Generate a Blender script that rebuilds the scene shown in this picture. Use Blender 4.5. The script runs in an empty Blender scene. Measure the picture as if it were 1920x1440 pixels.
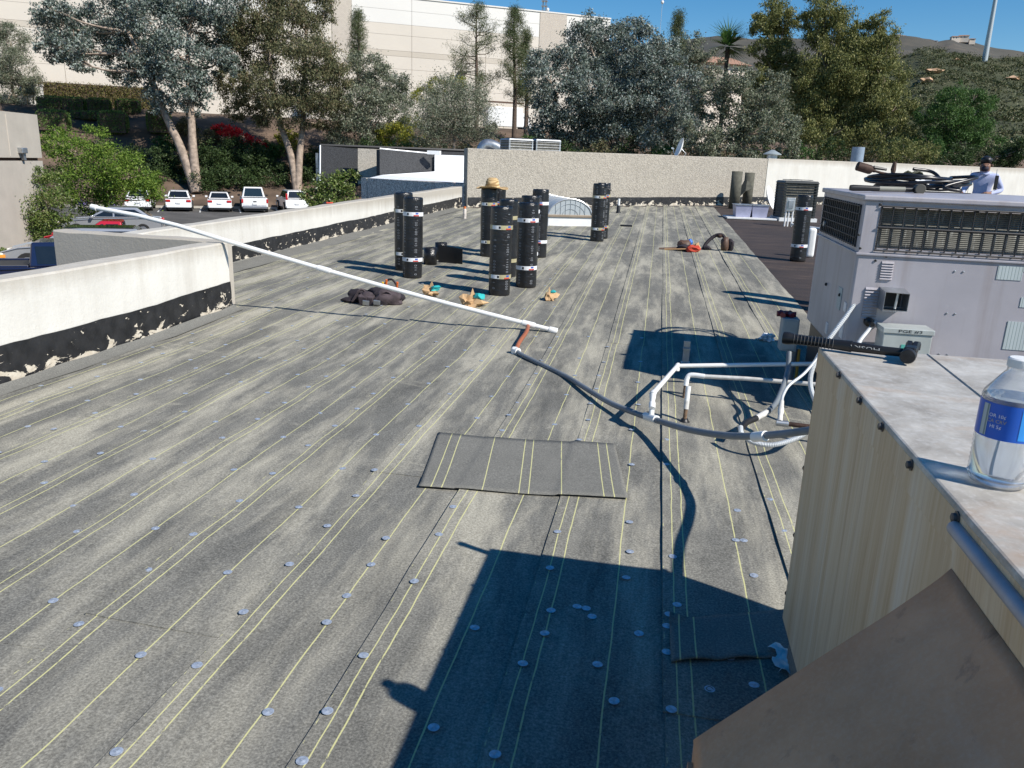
import bpy, bmesh, math, random
import numpy as np
from mathutils import Vector, Matrix, Euler, Quaternion
random.seed(7); rng = np.random.default_rng(7)
S = bpy.context.scene
COL = S.collection
R_ = math.radians

# ------------------------------------------------------------------ camera
FPX, H0 = 1490.0, 1.55                    # focal length in photo pixels, eye height above the roof
HS, VPX, VPY = .035, 1240.0, 315.0       # horizon slope, vanishing point of the membrane seams
_yc = VPY - HS*(VPX-960)
_U = np.array([HS, -1, -(720-_yc)/FPX]); _U /= np.linalg.norm(_U)
_V = np.array([(VPX-960)/FPX, (VPY-720)/FPX, 1.]); _V /= np.linalg.norm(_V)
_X = np.cross(_V, _U); _X /= np.linalg.norm(_X)
RC = np.array([_X, _V, _U])               # camera (right, down, forward) -> world
cam = bpy.data.cameras.new('camera'); camo = bpy.data.objects.new('camera', cam); COL.objects.link(camo)
M = Matrix.Identity(4)
for i in range(3):
    M[i][0] = RC[i, 0]; M[i][1] = -RC[i, 1]; M[i][2] = -RC[i, 2]
M[2][3] = H0
camo.matrix_world = M
cam.sensor_width = 36; cam.lens = FPX/1920*36; cam.clip_start = .05; cam.clip_end = 6000
S.camera = camo

# ------------------------------------------------------------------ light
SUN_AZ, SUN_EL = R_(116), R_(41.3)          # azimuth from +Y towards +X
w = bpy.data.worlds.new('World'); S.world = w; w.use_nodes = True
nt = w.node_tree; nt.nodes.clear()
sky = nt.nodes.new('ShaderNodeTexSky'); sky.sky_type = 'NISHITA'; sky.sun_disc = False
sky.sun_elevation = SUN_EL; sky.sun_rotation = SUN_AZ
sky.air_density = 1.0; sky.dust_density = 0.; sky.ozone_density = 2.5; sky.altitude = 600
bg = nt.nodes.new('ShaderNodeBackground'); bg.inputs[1].default_value = .095
wo = nt.nodes.new('ShaderNodeOutputWorld')
hsv = nt.nodes.new('ShaderNodeHueSaturation'); hsv.inputs['Saturation'].default_value = 1.42
nt.links.new(sky.outputs[0], hsv.inputs['Color']); nt.links.new(hsv.outputs[0], bg.inputs[0]); nt.links.new(bg.outputs[0], wo.inputs[0])
sl = bpy.data.lights.new('sun', 'SUN'); sl.energy = 5.0; sl.angle = R_(.53); sl.color = (1, .95, .87)
so = bpy.data.objects.new('sun', sl); COL.objects.link(so)
sd = Vector((math.sin(SUN_AZ)*math.cos(SUN_EL), math.cos(SUN_AZ)*math.cos(SUN_EL), math.sin(SUN_EL)))
so.rotation_euler = sd.to_track_quat('Z', 'Y').to_euler(); so.location = (20, -10, 30)
S.view_settings.view_transform = 'Standard'; S.view_settings.look = 'None'
S.view_settings.exposure = 0.28; S.view_settings.gamma = 1

# ------------------------------------------------------------------ pixel -> place
SLOPE, YC = .022, 6.0
CAMP = np.array([0, 0, H0])
def ray(px, py): return RC @ np.array([(px-960)/FPX, (py-720)/FPX, 1.])
def roofz(y): return 0. if y < YC else SLOPE*(y-YC)
def at(px, py, depth): return Vector(CAMP + depth*ray(px, py))
def atz(px, py, z):
    r = ray(px, py); return Vector(CAMP + r*((z-H0)/r[2]))
def rf(px, py):
    P = atz(px, py, 0)
    r = ray(px, py)
    if r[2] < 0 and P.y < YC: return P
    return Vector(CAMP + r*((-SLOPE*YC-H0)/(r[2]-SLOPE*r[1])))
def onx(px, py, x):
    r = ray(px, py); return Vector(CAMP + r*(x/r[0]))
def ony(px, py, y):
    r = ray(px, py); return Vector(CAMP + r*(y/r[1]))
def onpl(px, py, p0, n):
    r = Vector(ray(px, py)); C = Vector(CAMP); n = Vector(n)
    return C + r*((Vector(p0)-C).dot(n)/r.dot(n))
def pxm(px, py, depth): return depth/FPX     # metres per photo pixel

# ------------------------------------------------------------------ helpers
class MB:
    def __init__(s): s.v = []; s.f = []; s.m = []; s.mi = 0
    def add(s, vs, fs):
        o = len(s.v); s.v += [tuple(p) for p in vs]
        for q in fs: s.f.append(tuple(i+o for i in q)); s.m.append(s.mi)
        return s
    def mat(s, i): s.mi = i; return s
    def box(s, c, d, rot=None, taper=1.):
        hx, hy, hz = d[0]/2, d[1]/2, d[2]/2
        vs = [Vector((x*hx*(taper if z > 0 else 1), y*hy*(taper if z > 0 else 1), z*hz)) for z in (-1, 1) for y in (-1, 1) for x in (-1, 1)]
        if rot is not None:
            Rm = rot if isinstance(rot, Matrix) else Euler(rot).to_matrix()
            vs = [Rm @ v for v in vs]
        c = Vector(c)
        return s.add([v+c for v in vs], [(0, 2, 3, 1), (4, 5, 7, 6), (0, 1, 5, 4), (2, 6, 7, 3), (0, 4, 6, 2), (1, 3, 7, 5)])
    def span(s, a, b): return s.box([(a[i]+b[i])/2 for i in range(3)], [abs(b[i]-a[i]) for i in range(3)])
    def hexa(s, lo, hi):       # two quads (counter-clockwise seen from above), lower and upper
        return s.add(list(lo)+list(hi), [(3, 2, 1, 0), (4, 5, 6, 7), (0, 1, 5, 4), (1, 2, 6, 5), (2, 3, 7, 6), (3, 0, 4, 7)])
    def tube(s, pts, r, n=8, caps=True):
        pts = [Vector(p) for p in pts]; k = len(pts)
        rs = r if isinstance(r, (list, tuple)) else [r]*k
        t0 = (pts[1]-pts[0]).normalized()
        up = Vector((0, 0, 1)) if abs(t0.z) < .9 else Vector((1, 0, 0))
        a = t0.cross(up).normalized(); vs = []
        for i in range(k):
            t = (pts[min(i+1, k-1)]-pts[max(i-1, 0)])
            t = t.normalized() if t.length > 1e-9 else t0
            a = (a - t*a.dot(t)); a = a.normalized() if a.length > 1e-6 else t.orthogonal().normalized()
            b = t.cross(a)
            for j in range(n):
                q = 2*math.pi*j/n
                vs.append(pts[i] + (a*math.cos(q)+b*math.sin(q))*rs[i])
        fs = [(i*n+j, i*n+(j+1) % n, (i+1)*n+(j+1) % n, (i+1)*n+j) for i in range(k-1) for j in range(n)]
        if caps: fs += [tuple(reversed(range(n))), tuple(range((k-1)*n, k*n))]
        return s.add(vs, fs)
    def lathe(s, prof, c=(0, 0, 0), n=20, rot=None, caps=True):
        c = Vector(c); vs = []
        for (r, z) in prof:
            for j in range(n):
                q = 2*math.pi*j/n; v = Vector((r*math.cos(q), r*math.sin(q), z))
                vs.append((rot @ v if rot is not None else v) + c)
        k = len(prof)
        fs = [(i*n+j, i*n+(j+1) % n, (i+1)*n+(j+1) % n, (i+1)*n+j) for i in range(k-1) for j in range(n)]
        if caps: fs += [tuple(reversed(range(n))), tuple(range((k-1)*n, k*n))]
        return s.add(vs, fs)
    def grid(s, fn, nu, nv):
        vs = [fn(i/nu, j/nv) for i in range(nu+1) for j in range(nv+1)]
        return s.add(vs, [(i*(nv+1)+j, (i+1)*(nv+1)+j, (i+1)*(nv+1)+j+1, i*(nv+1)+j+1) for i in range(nu) for j in range(nv)])
    def poly(s, pts, d=None):   # flat polygon; with d, extruded by that vector
        n = len(pts); pts = [Vector(p) for p in pts]
        if d is None: return s.add(pts, [tuple(range(n))])
        d = Vector(d)
        return s.add(pts+[p+d for p in pts], [tuple(range(n)), tuple(reversed(range(n, 2*n)))] + [(i, n+i, n+(i+1) % n, (i+1) % n) for i in range(n)])
    def mesh(s, name, mats, smooth=None):
        me = bpy.data.meshes.new(name); me.from_pydata(s.v, [], s.f)
        for m in (mats if isinstance(mats, (list, tuple)) else [mats]): me.materials.append(m)
        me.polygons.foreach_set('material_index', s.m)
        bm = bmesh.new(); bm.from_mesh(me); bmesh.ops.recalc_face_normals(bm, faces=bm.faces); bm.to_mesh(me); bm.free()
        if smooth is not None:
            me.polygons.foreach_set('use_smooth', [True]*len(me.polygons)); me.set_sharp_from_angle(angle=R_(smooth))
        me.update(); return me
    def build(s, name, mats, parent=None, smooth=None, bevel=0, seg=2):
        o = bpy.data.objects.new(name, s.mesh(name, mats, smooth)); COL.objects.link(o)
        if parent is not None: o.parent = parent
        if bevel:
            b = o.modifiers.new('bevel', 'BEVEL'); b.width = bevel; b.segments = seg; b.limit_method = 'ANGLE'; b.angle_limit = R_(35)
        return o
def tag(o, label=None, cat=None, group=None, kind=None):
    if label: o['label'] = label
    if cat: o['category'] = cat
    if group: o['group'] = group
    if kind: o['kind'] = kind
    return o
def thing(name, label, cat, loc=(0, 0, 0), rz=0, group=None):
    o = bpy.data.objects.new(name, None); COL.objects.link(o); o.empty_display_size = .1
    o.location = loc; o.rotation_euler = (0, 0, rz)
    return tag(o, label, cat, group)
def copy_tree(o, parent=None):
    c = o.copy(); COL.objects.link(c); c.parent = parent
    for ch in list(o.children): copy_tree(ch, c)
    return c
def struct(o): return tag(o, kind='structure')
def smoothpath(pts, k=6):
    P = [Vector(p) for p in pts]; P = [P[0]*2-P[1]]+P+[P[-1]*2-P[-2]]; out = []
    for i in range(1, len(P)-2):
        for j in range(k):
            t = j/k; a, b, c, d = P[i-1], P[i], P[i+1], P[i+2]
            out.append(.5*((2*b)+(c-a)*t+(2*a-5*b+4*c-d)*t*t+(3*b-a-3*c+d)*t*t*t))
    return out+[P[-2]]

# ------------------------------------------------------------------ materials
class NT:
    def __init__(s, name, rough=.8, metal=0., spec=.5):
        s.m = bpy.data.materials.new(name); s.m.use_nodes = True; s.n = s.m.node_tree; s.b = s.n.nodes['Principled BSDF']
        s.b.inputs['Roughness'].default_value = rough; s.b.inputs['Metallic'].default_value = metal
        s.b.inputs['Specular IOR Level'].default_value = spec
    def node(s, t, **k):
        x = s.n.nodes.new('ShaderNode'+t)
        for a, b in k.items(): setattr(x, a, b)
        return x
    def link(s, a, b): s.n.links.new(a, b)
    def inp(s, x, i, v):
        if hasattr(v, 'is_output') or isinstance(v, bpy.types.NodeSocket): s.link(v, x.inputs[i])
        else: x.inputs[i].default_value = v
    def coord(s, which='Object', scale=(1, 1, 1), rot=(0, 0, 0)):
        if which == 'World': src = s.node('NewGeometry').outputs['Position']
        else: src = s.node('TexCoord').outputs[which]
        mp = s.node('Mapping'); mp.inputs['Scale'].default_value = scale; mp.inputs['Rotation'].default_value = rot; s.link(src, mp.inputs[0]); return mp.outputs[0]
    def noise(s, vec, scale=5., detail=4., rough=.55, dist=0.):
        x = s.node('TexNoise'); s.link(vec, x.inputs['Vector']); x.inputs['Scale'].default_value = scale
        x.inputs['Detail'].default_value = detail; x.inputs['Roughness'].default_value = rough; x.inputs['Distortion'].default_value = dist
        return x.outputs['Fac']
    def ramp(s, fac, stops, mode='LINEAR'):
        x = s.node('ValToRGB'); x.color_ramp.interpolation = mode; e = x.color_ramp.elements
        while len(e) < len(stops): e.new(.5)
        for q, (p, c) in zip(e, stops):
            q.position = p; q.color = (c, c, c, 1) if isinstance(c, (int, float)) else (*c, 1)
        s.link(fac, x.inputs[0]); return x.outputs[0]
    def mix(s, fac, a, b, mode='MIX'):
        x = s.node('Mix', data_type='RGBA', blend_type=mode); s.inp(x, 0, fac)
        s.inp(x, 6, (*a, 1) if isinstance(a, tuple) else a); s.inp(x, 7, (*b, 1) if isinstance(b, tuple) else b); return x.outputs[2]
    def math(s, op, a, b=0., c=0.):
        x = s.node('Math', operation=op); s.inp(x, 0, a); s.inp(x, 1, b); s.inp(x, 2, c); return x.outputs[0]
    def sep(s, vec):
        x = s.node('SeparateXYZ'); s.link(vec, x.inputs[0]); return x.outputs
    def col(s, v): s.inp(s.b, 'Base Color', (*v, 1) if isinstance(v, tuple) else v); return s
    def bump(s, h, strength=.3, dist=.01):
        x = s.node('Bump'); x.inputs['Strength'].default_value = strength; x.inputs['Distance'].default_value = dist
        s.link(h, x.inputs['Height']); s.link(x.outputs[0], s.b.inputs['Normal']); return s
def plain(name, c, rough=.6, metal=0., var=.12, scale=6., bump=0., bscale=40., spec=.5):
    t = NT(name, rough, metal, spec); v = t.coord('Object'); n = t.noise(v, scale, 5)
    lo = tuple(x*(1-var) for x in c); hi = tuple(min(1, x*(1+var)) for x in c)
    t.col(t.ramp(n, [(.3, lo), (.7, hi)]))
    if bump: t.bump(t.noise(v, bscale, 3), bump, .01)
    return t.m
MT = {}
def concrete(name, c, dirt, streak=.5, topz=0., bumpz=.25, agg=0):
    t = NT(name, .9); v = t.coord('World')
    base = t.ramp(t.noise(v, 1.3, 6, .6), [(.3, tuple(x*.86 for x in c)), (.7, c)])
    sv = t.coord('World', (3, 3, .3)); s1 = t.math('MULTIPLY', t.ramp(t.noise(sv, 1.6, 6, .7), [(.45, 0.), (.75, 1.)]), t.ramp(t.noise(v, .8, 3), [(.35, .15), (.65, 1.)]))
    base = t.mix(t.math('MULTIPLY', s1, streak), base, dirt)
    if topz:
        zz = t.sep(v)[2]; g = t.ramp(t.math('ADD', t.math('MULTIPLY', t.math('SUBTRACT', zz, topz-.28), 2.6), t.math('MULTIPLY', t.noise(t.coord('World', (7, 7, .6)), 1.4, 6, .7), .5)), [(.55, 0.), (1.05, .75)])
        base = t.mix(g, base, dirt)
    sp = t.ramp(t.noise(v, 26, 4, .6), [(.25, 0.), (.36, 1.)])
    base = t.mix(t.math('MULTIPLY_ADD', sp, -.25, .25), base, dirt)
    if agg:
        vo = t.node('TexVoronoi'); t.link(t.coord('World'), vo.inputs['Vector']); vo.inputs['Scale'].default_value = 34.
        cc = t.ramp(vo.outputs['Color'], [(.15, tuple(x*.42 for x in c)), (.5, c), (.85, tuple(min(1, x*1.5) for x in c))])
        base = t.mix(agg, base, cc); t.bump(vo.outputs['Distance'], .5, .02)
    else: t.bump(t.noise(v, 30, 6, .7), bumpz, .02)
    t.col(base); return t.m
MT['white_conc'] = concrete('white_concrete', (.70, .68, .625), (.36, .32, .26), .45, .72)
MT['white_wall'] = concrete('white_wall_paint', (.70, .68, .625), (.40, .36, .30), .4, 1.95)
MT['tan_conc'] = concrete('tan_concrete', (.46, .42, .36), (.34, .31, .26), .3)
MT['agg'] = concrete('aggregate_concrete', (.40, .365, .31), (.30, .27, .23), .35, agg=.34)
MT['agg_grey'] = concrete('grey_aggregate', (.50, .49, .46), (.36, .35, .33), .2, agg=.8)
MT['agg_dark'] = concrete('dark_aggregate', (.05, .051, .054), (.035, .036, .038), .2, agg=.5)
MT['white_roof'] = plain('white_roof_coating', (.86, .87, .88), .5, var=.05)
def mastic():
    t = NT('black_mastic', .45, spec=.5); v = t.coord('World', (1, .55, 1.25)); wv = t.coord('World')
    z = t.sep(t.coord('UV'))[1]                     # 0 at the foot, 1 at the top of the band
    n = t.noise(v, 6.5, 9, .66, .6); n2 = t.noise(v, 19., 4, .5)
    # peeled patches are most common low down
    k = t.math('ADD', n, t.math('MULTIPLY', t.math('SUBTRACT', .5, z), .25))
    patch = t.ramp(k, [(.578, 0.), (.585, 1.)]); dots = t.ramp(n2, [(.675, 0.), (.685, 1.)])
    k2 = t.math('MAXIMUM', patch, dots)
    blk = t.ramp(t.noise(wv, 9, 5), [(.3, (.008, .008, .009)), (.75, (.03, .03, .032))])
    tan = t.ramp(t.noise(wv, 14, 4), [(.3, (.50, .43, .33)), (.7, (.72, .66, .55))])
    t.col(t.mix(k2, blk, tan)); t.bump(t.math('SUBTRACT', t.noise(wv, 14, 5), k2), .7, .012)
    return t.m
MT['mastic'] = mastic()
def membrane(name, fresh=0.):
    t = NT(name, .95, spec=.12); ob = t.node('TexCoord').outputs['Object']; wv = t.coord('World')
    x, y, _ = t.sep(ob)
    grain = t.noise(wv, 120, 2, .75); mott = t.noise(t.coord('World', (1, .6, 1)), 7, 6, .7)
    base = t.ramp(grain, [(.3, (.065, .064, .058)), (.5, (.17, .166, .148)), (.7, (.34, .33, .29))])
    base = t.mix(.4, base, t.ramp(mott, [(.28, (.095, .094, .086)), (.72, (.215, .21, .19))]))
    if fresh: base = t.mix(.3, base, (.20, .197, .18))
    if not fresh:
        d1 = t.noise(t.coord('World', (3.0, .5, 1), (0, 0, .03)), 1.1, 9, .70, .15)
        dust = t.ramp(d1, [(.45, 0.), (.62, 1.)])
        d2 = t.noise(t.coord('World', (1.2, 2.2, 1), (0, 0, -.25)), 1.0, 7, .66, .8); dust2 = t.ramp(d2, [(.60, 0.), (.72, 1.)])
        edge = t.ramp(x, [(.0, .55), (.12, .28), (.2, .0), (.40, .0), (.5, .35)])
        wy = t.sep(wv)[1]; far = t.ramp(t.math('MULTIPLY', wy, .1), [(.10, .5), (.34, 1.)])
        dk = t.math('MAXIMUM', t.math('MULTIPLY', dust, .95), t.math('MAXIMUM', dust2, t.math('MULTIPLY', edge, t.ramp(mott, [(.38, .1), (.7, 1.)]))))
        base = t.mix(t.math('MULTIPLY', t.math('MULTIPLY', dk, far), .76), base, t.ramp(grain, [(.3, (.31, .288, .23)), (.7, (.62, .58, .465))]))
        dark = t.ramp(t.noise(t.coord('World', (2.4, .6, 1)), 1.1, 6, .62, .5), [(.50, 0.), (.74, .6)])
        dark = t.math('MULTIPLY', dark, t.ramp(x, [(.0, .2), (.2, 1.), (.36, 1.), (.5, .2)]))
        base = t.mix(dark, base, t.ramp(grain, [(.3, (.03, .03, .029)), (.7, (.105, .104, .098))]))
        rust = t.ramp(t.noise(wv, .9, 6, .6), [(.69, 0.), (.78, .35)]); base = t.mix(rust, base, (.13, .085, .06))
    wob = t.math('MULTIPLY', t.math('SUBTRACT', t.noise(t.coord('Object', (.15, 1.3, 1)), 1., 3, .6), .5), .022 if not fresh else .004)
    xs = t.math('ADD', x, wob)
    brk = t.noise(t.coord('Object', (30, 12, 1)), 1.6, 4, .7)
    tot = None
    for pos, wd, lo in (((.004, .0012, .56), (.042, .0020, .33), (.088, .0023, .33), (.312, .0023, .31)) if not fresh else
                        ((.06, .0022, .3), (.112, .0022, .3), (.31, .0022, .3), (.488, .0022, .3), (.535, .0022, .3), (.695, .0022, .3), (.9, .0022, .3), (.95, .0022, .3))):
        dd = t.math('ABSOLUTE', t.math('SUBTRACT', xs, pos)); wdn = t.math('MULTIPLY_ADD', brk, wd*1.3, wd*.45)
        ln = t.math('LESS_THAN', dd, wdn)
        ln = t.math('MULTIPLY', ln, t.ramp(brk, [(lo, 0.), (lo+.06, 1.)]))
        tot = ln if tot is None else t.math('MAXIMUM', tot, ln)
    base = t.mix(t.math('MULTIPLY', tot, .88), base, (.60, .58, .28))
    t.col(base); t.bump(t.math('MULTIPLY_ADD', mott, .5, grain), .2, .003); return t.m
MT['membrane'] = membrane('grey_membrane'); MT['membrane_fresh'] = membrane('clean_membrane', 1.)
def oldroof():
    t = NT('old_brown_roofing', .8); wv = t.coord('World')
    b = t.ramp(t.noise(t.coord('World', (.6, 2.2, 1)), 1.6, 7, .7), [(.3, (.016, .012, .011)), (.55, (.045, .03, .024)), (.8, (.14, .095, .065))])
    b = t.mix(t.ramp(t.noise(wv, 60, 3, .7), [(.4, 0.), (.8, .4)]), b, (.09, .07, .06))
    t.col(b); t.bump(t.noise(wv, 40, 5, .7), .5, .01); return t.m
MT['oldroof'] = oldroof()
MT['black'] = plain('black_rubber', (.012, .012, .013), .45)
MT['galv'] = plain('galvanised_metal', (.42, .44, .46), .42, .85, .25, 9)
MT['white_paint'] = plain('white_painted_metal', (.78, .78, .77), .45, var=.06)
MT['asphalt'] = plain('parking_asphalt', (.085, .08, .075), .9, var=.35, scale=.6, bump=.3)
MT['soil'] = plain('bare_soil', (.11, .075, .052), .95, var=.5, scale=.5, bump=.5, bscale=6)
MT['kerb'] = plain('kerb_concrete', (.42, .39, .34), .9)

# ------------------------------------------------------------------ the roof and its walls
E1 = Vector((.797, .604, 0)).normalized(); E2 = Vector((-E1.y, E1.x, 0))   # street grid of the far wall, lot and warehouse
FW0 = Vector((-5.15, 21.68, 0)); XE = 1.69
def fary(x): return FW0.y + (x-FW0.x)*E1.y/E1.x
PX1, PX2, PYE = -4.15, -5.62, 7.3
def build_deck():
    b = MB(); ys = [-4, 0, 3, 6, 7.3, 7.31, 10, 14, 18, 22, 26, 30, 34, 38, 42]
    for y0, y1 in zip(ys[:-1], ys[1:]):
        xl = -4.34 if y1 <= 7.305 else -5.85
        vs = []
        for y in (y0, y1):
            z = roofz(y)-.006
            for x in (xl, 0, 4, 9, 14, 21): vs.append((x, min(y, fary(x)+.2), roofz(min(y, fary(x)+.2))-.006))
        b.add(vs, [(i, i+1, i+7, i+6) for i in range(5)])
    return struct(b.build('roof', MT['oldroof']))
deck = build_deck()
b = MB()   # building body below the roof
b.poly([(-4.33, -4, -.02), (-4.33, 7.35, -.02), (-5.84, 7.35, -.02), (-5.84, 21.2, -.02), (21, 40.5, -.02), (21, -4, -.02)], (0, 0, -4))
bb = b.build('building_body', MT['tan_conc']); struct(bb)

def wav(x, y): return .0035*math.sin(x*5.1+y*1.9)+.003*math.sin(y*4.3-x*2.2)+.0025*math.sin(y*9.7+x*7)
PER = .487
def sheet_top(x, y): return roofz(y)+wav(x, y)+.0055+.0075*(1-((x-seam0) % PER)/.53)
seam0 = .138
for k in range(-12, 3):
    xl = seam0+PER*k; y0 = -1.6 if xl > PX1-.1 else PYE+.08
    wd = .53 if k < 2 else XE-xl
    if k == -12: xl0 = PX2; 
    ye = fary(xl)-.32; y = y0; cuts = []
    r2 = random.Random(k*13+5); y = y0+r2.uniform(2.2, 6.5)
    if k == -2: y = 3.58
    if k == 0: y = 2.05
    if k == -1: y = 7.0
    if k == -3: y = 3.6
    while y < ye-1: cuts.append(y); y += r2.uniform(5, 8.5)
    bounds = [y0]+cuts+[ye]
    for si, (a, c) in enumerate(zip(bounds[:-1], bounds[1:])):
        dx = r2.uniform(-.006, .006); lift = .003*(si % 2); c2 = c+.05
        n = max(3, int((c2-a)/.3)); b = MB(); xs = [0, .09, .2, .31, .42, wd]
        vs = []
        for i in range(n+1):
            yy = a+(c2-a)*i/n
            for q, xx in enumerate(xs):
                wx, wy = xl+dx+xx, yy
                edge_t = .0075*(1-xx/wd)
                edge = .004*max(0, math.sin(yy*1.7+k*2.1))*(1 if q == 0 else 0)
                vs.append((xx, yy-a, roofz(wy)+wav(wx, wy)+.002+edge_t+lift+edge))
        nx = len(xs); fs = [(i*nx+q, (i+1)*nx+q, (i+1)*nx+q+1, i*nx+q+1) for i in range(n) for q in range(nx-1)]
        o0 = len(vs)
        for i in range(n+1): vs.append((0, vs[i*nx][1], vs[i*nx][2]-.0065))
        fs += [(i*nx, o0+i, o0+i+1, (i+1)*nx) for i in range(n)]
        o1 = len(vs); vs += [(x, 0, z-.005) for (x, _, z) in vs[0:nx]]; fs += [(q, q+1, o1+q+1, o1+q) for q in range(nx-1)]
        b.add(vs, fs)
        o = b.build('membrane_sheet', MT['membrane'], deck, smooth=40); o.location = (xl+dx, a, 0)
        o.rotation_euler = (0, 0, r2.uniform(-.0006, .0006))
# left fillers beside the parapets: the upturned strip of membrane
def upturn(p, q, h=.16, out=.15, name='membrane_upturn'):
    p, q = Vector(p), Vector(q); d = (q-p).normalized(); nrm = Vector((d.y, -d.x, 0)); n = max(4, int((q-p).length/.3)); b = MB()
    prof = [(out, .014), (out*.55, .02), (out*.2, .05), (.012, h*.8), (.006, h)]
    rr = random.Random(3)
    vs = []
    for i in range(n+1):
        c = p.lerp(q, i/n)
        for (o_, z_) in prof: vs.append((c.x+nrm.x*o_*(1+.1*rr.uniform(-1, 1)), c.y+nrm.y*o_, roofz(c.y)+z_*(1+.15*rr.uniform(-1, 1))))
    m = len(prof); b.add(vs, [(i*m+j, (i+1)*m+j, (i+1)*m+j+1, i*m+j+1) for i in range(n) for j in range(m-1)])
    return b.build(name, MT['membrane_fresh'], deck, smooth=50)
upturn((PX1, -2, 0), (PX1, PYE, 0), .04, .15); upturn((PX2+.02, PYE+.2, 0), (PX2+.3, 20.6, 0), .06, .32)

def band(parent, p, q, z0, z1, name='mastic_band', seed=1):
    """ragged strip of old black mastic on the foot of a wall, slightly proud of it"""
    p, q = Vector(p), Vector(q); d = (q-p).normalized(); nrm = Vector((d.y, -d.x, 0)); L = (q-p).length; n = max(6, int(L/.12)); rr = random.Random(seed)
    b = MB(); vs = []; w1 = w2 = 0
    for i in range(n+1):
        c = p.lerp(q, i/n); rz = roofz(c.y); w1 = .7*w1+.3*rr.uniform(-1, 1)
        for j, (t, o_) in enumerate(((0, .012), (.33, .010), (.66, .012), (1, .008), (1., 0.))):
            z = rz+z0+(z1-z0)*t + (w1*.016 if t == 1 else 0)
            vs.append((c.x+nrm.x*(o_+.004*rr.random()), c.y+nrm.y*(o_+.004*rr.random()), z))
    m = 5; b.add(vs, [(i*m+j, (i+1)*m+j, (i+1)*m+j+1, i*m+j+1) for i in range(n) for j in range(m-1)])
    o = b.build(name, MT['mastic'], parent, smooth=60)
    uv = o.data.uv_layers.new(name='UVMap'); tv = (0, .33, .66, 1, 1)
    for lp in o.data.loops: uv.data[lp.index].uv = ((lp.vertex_index//m)/n, tv[lp.vertex_index % m])
    return o
def wall(name, p, q, thick, zb, zt0, zt1, mat, label, n=12, rough=.006, seed=2):
    """upright slab from p to q, its visible face on the right-hand side of p->q"""
    p, q = Vector(p), Vector(q); d = (q-p).normalized(); nrm = Vector((d.y, -d.x, 0)); rr = random.Random(seed); b = MB(); vs = []
    for i in range(n+1):
        c = p.lerp(q, i/n); zt = zt0+(zt1-zt0)*i/n
        j1, j2 = rr.uniform(-rough, rough), rr.uniform(-rough, rough)
        ch = .015
        vs += [(c.x, c.y, zb), (c.x, c.y, zt-ch+j1), (c.x-nrm.x*ch, c.y-nrm.y*ch, zt+j1), (c.x-nrm.x*(thick-ch), c.y-nrm.y*(thick-ch), zt+j2), (c.x-nrm.x*thick, c.y-nrm.y*thick, zt-ch+j2), (c.x-nrm.x*thick, c.y-nrm.y*thick, zb)]
    m = 6; fs = [(i*m+j, (i+1)*m+j, (i+1)*m+(j+1) % m, i*m+(j+1) % m) for i in range(n) for j in range(m)] + [tuple(range(m)), tuple(reversed(range(n*m, n*m+m)))]
    b.add(vs, fs); root = thing(name, label, 'wall')
    b.build('wall_slab', mat, root, smooth=25); return root
pn = wall('parapet_wall', (PX1, -4, 0), (PX1, PYE, 0),   .2, -.1, .71, .70, MT['white_conc'], 'near white concrete parapet with peeling black mastic band, PVC pipe resting on its corner', 30)
band(pn, (PX1, -3.5, 0), (PX1, PYE-.004, 0), -.02, .285)
ret = wall('wing_wall', (-6.3, 7.56, 0), (PX1-.12, 7.36, 0), .2, -4, .695, .695, MT['tan_conc'], 'tan rendered wing wall running off the near parapet corner', 10)
p2 = wall('parapet_wall', (PX2, 7.62, 0), (PX2+.36, 21.55, 0), .22, -.1, .655, .885, MT['white_conc'], 'far stretch of white parapet with red pliers on top', 40)
band(p2, (PX2, 7.62, 0), (PX2+.36, 21.5, 0), -.02, .27, seed=4)
fend = FW0+E1*10.75
fa = wall('boundary_wall', FW0, fend, .25, -.2, 1.885, 1.965, MT['agg'], 'exposed aggregate wall panel behind the barrel skylight', 14)
band(fa, FW0+E1*.02, fend, -.02, .25, seed=6)
fb = wall('boundary_wall', fend+E1*.025, FW0+E1*30, .25, -.2, 1.97, 2.05, MT['white_wall'], 'white painted wall behind the brown roofing and the worker', 24)
band(fb, fend+E1*.03, FW0+E1*30, -.02, .25, seed=8)
b = MB()
for s_ in (21.3,):
    c = FW0+E1*s_; n_ = -E2*.004
    b.box(c+n_+Vector((0, 0, 1.0)), (.02, .012, 1.7), (0, 0, math.atan2(E1.y, E1.x)))
b.build('panel_joint', MT['kerb'], fb)
# pale repair patch on the aggregate wall
c0 = FW0+E1*(3.9); c1 = FW0+E1*8.5

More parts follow.
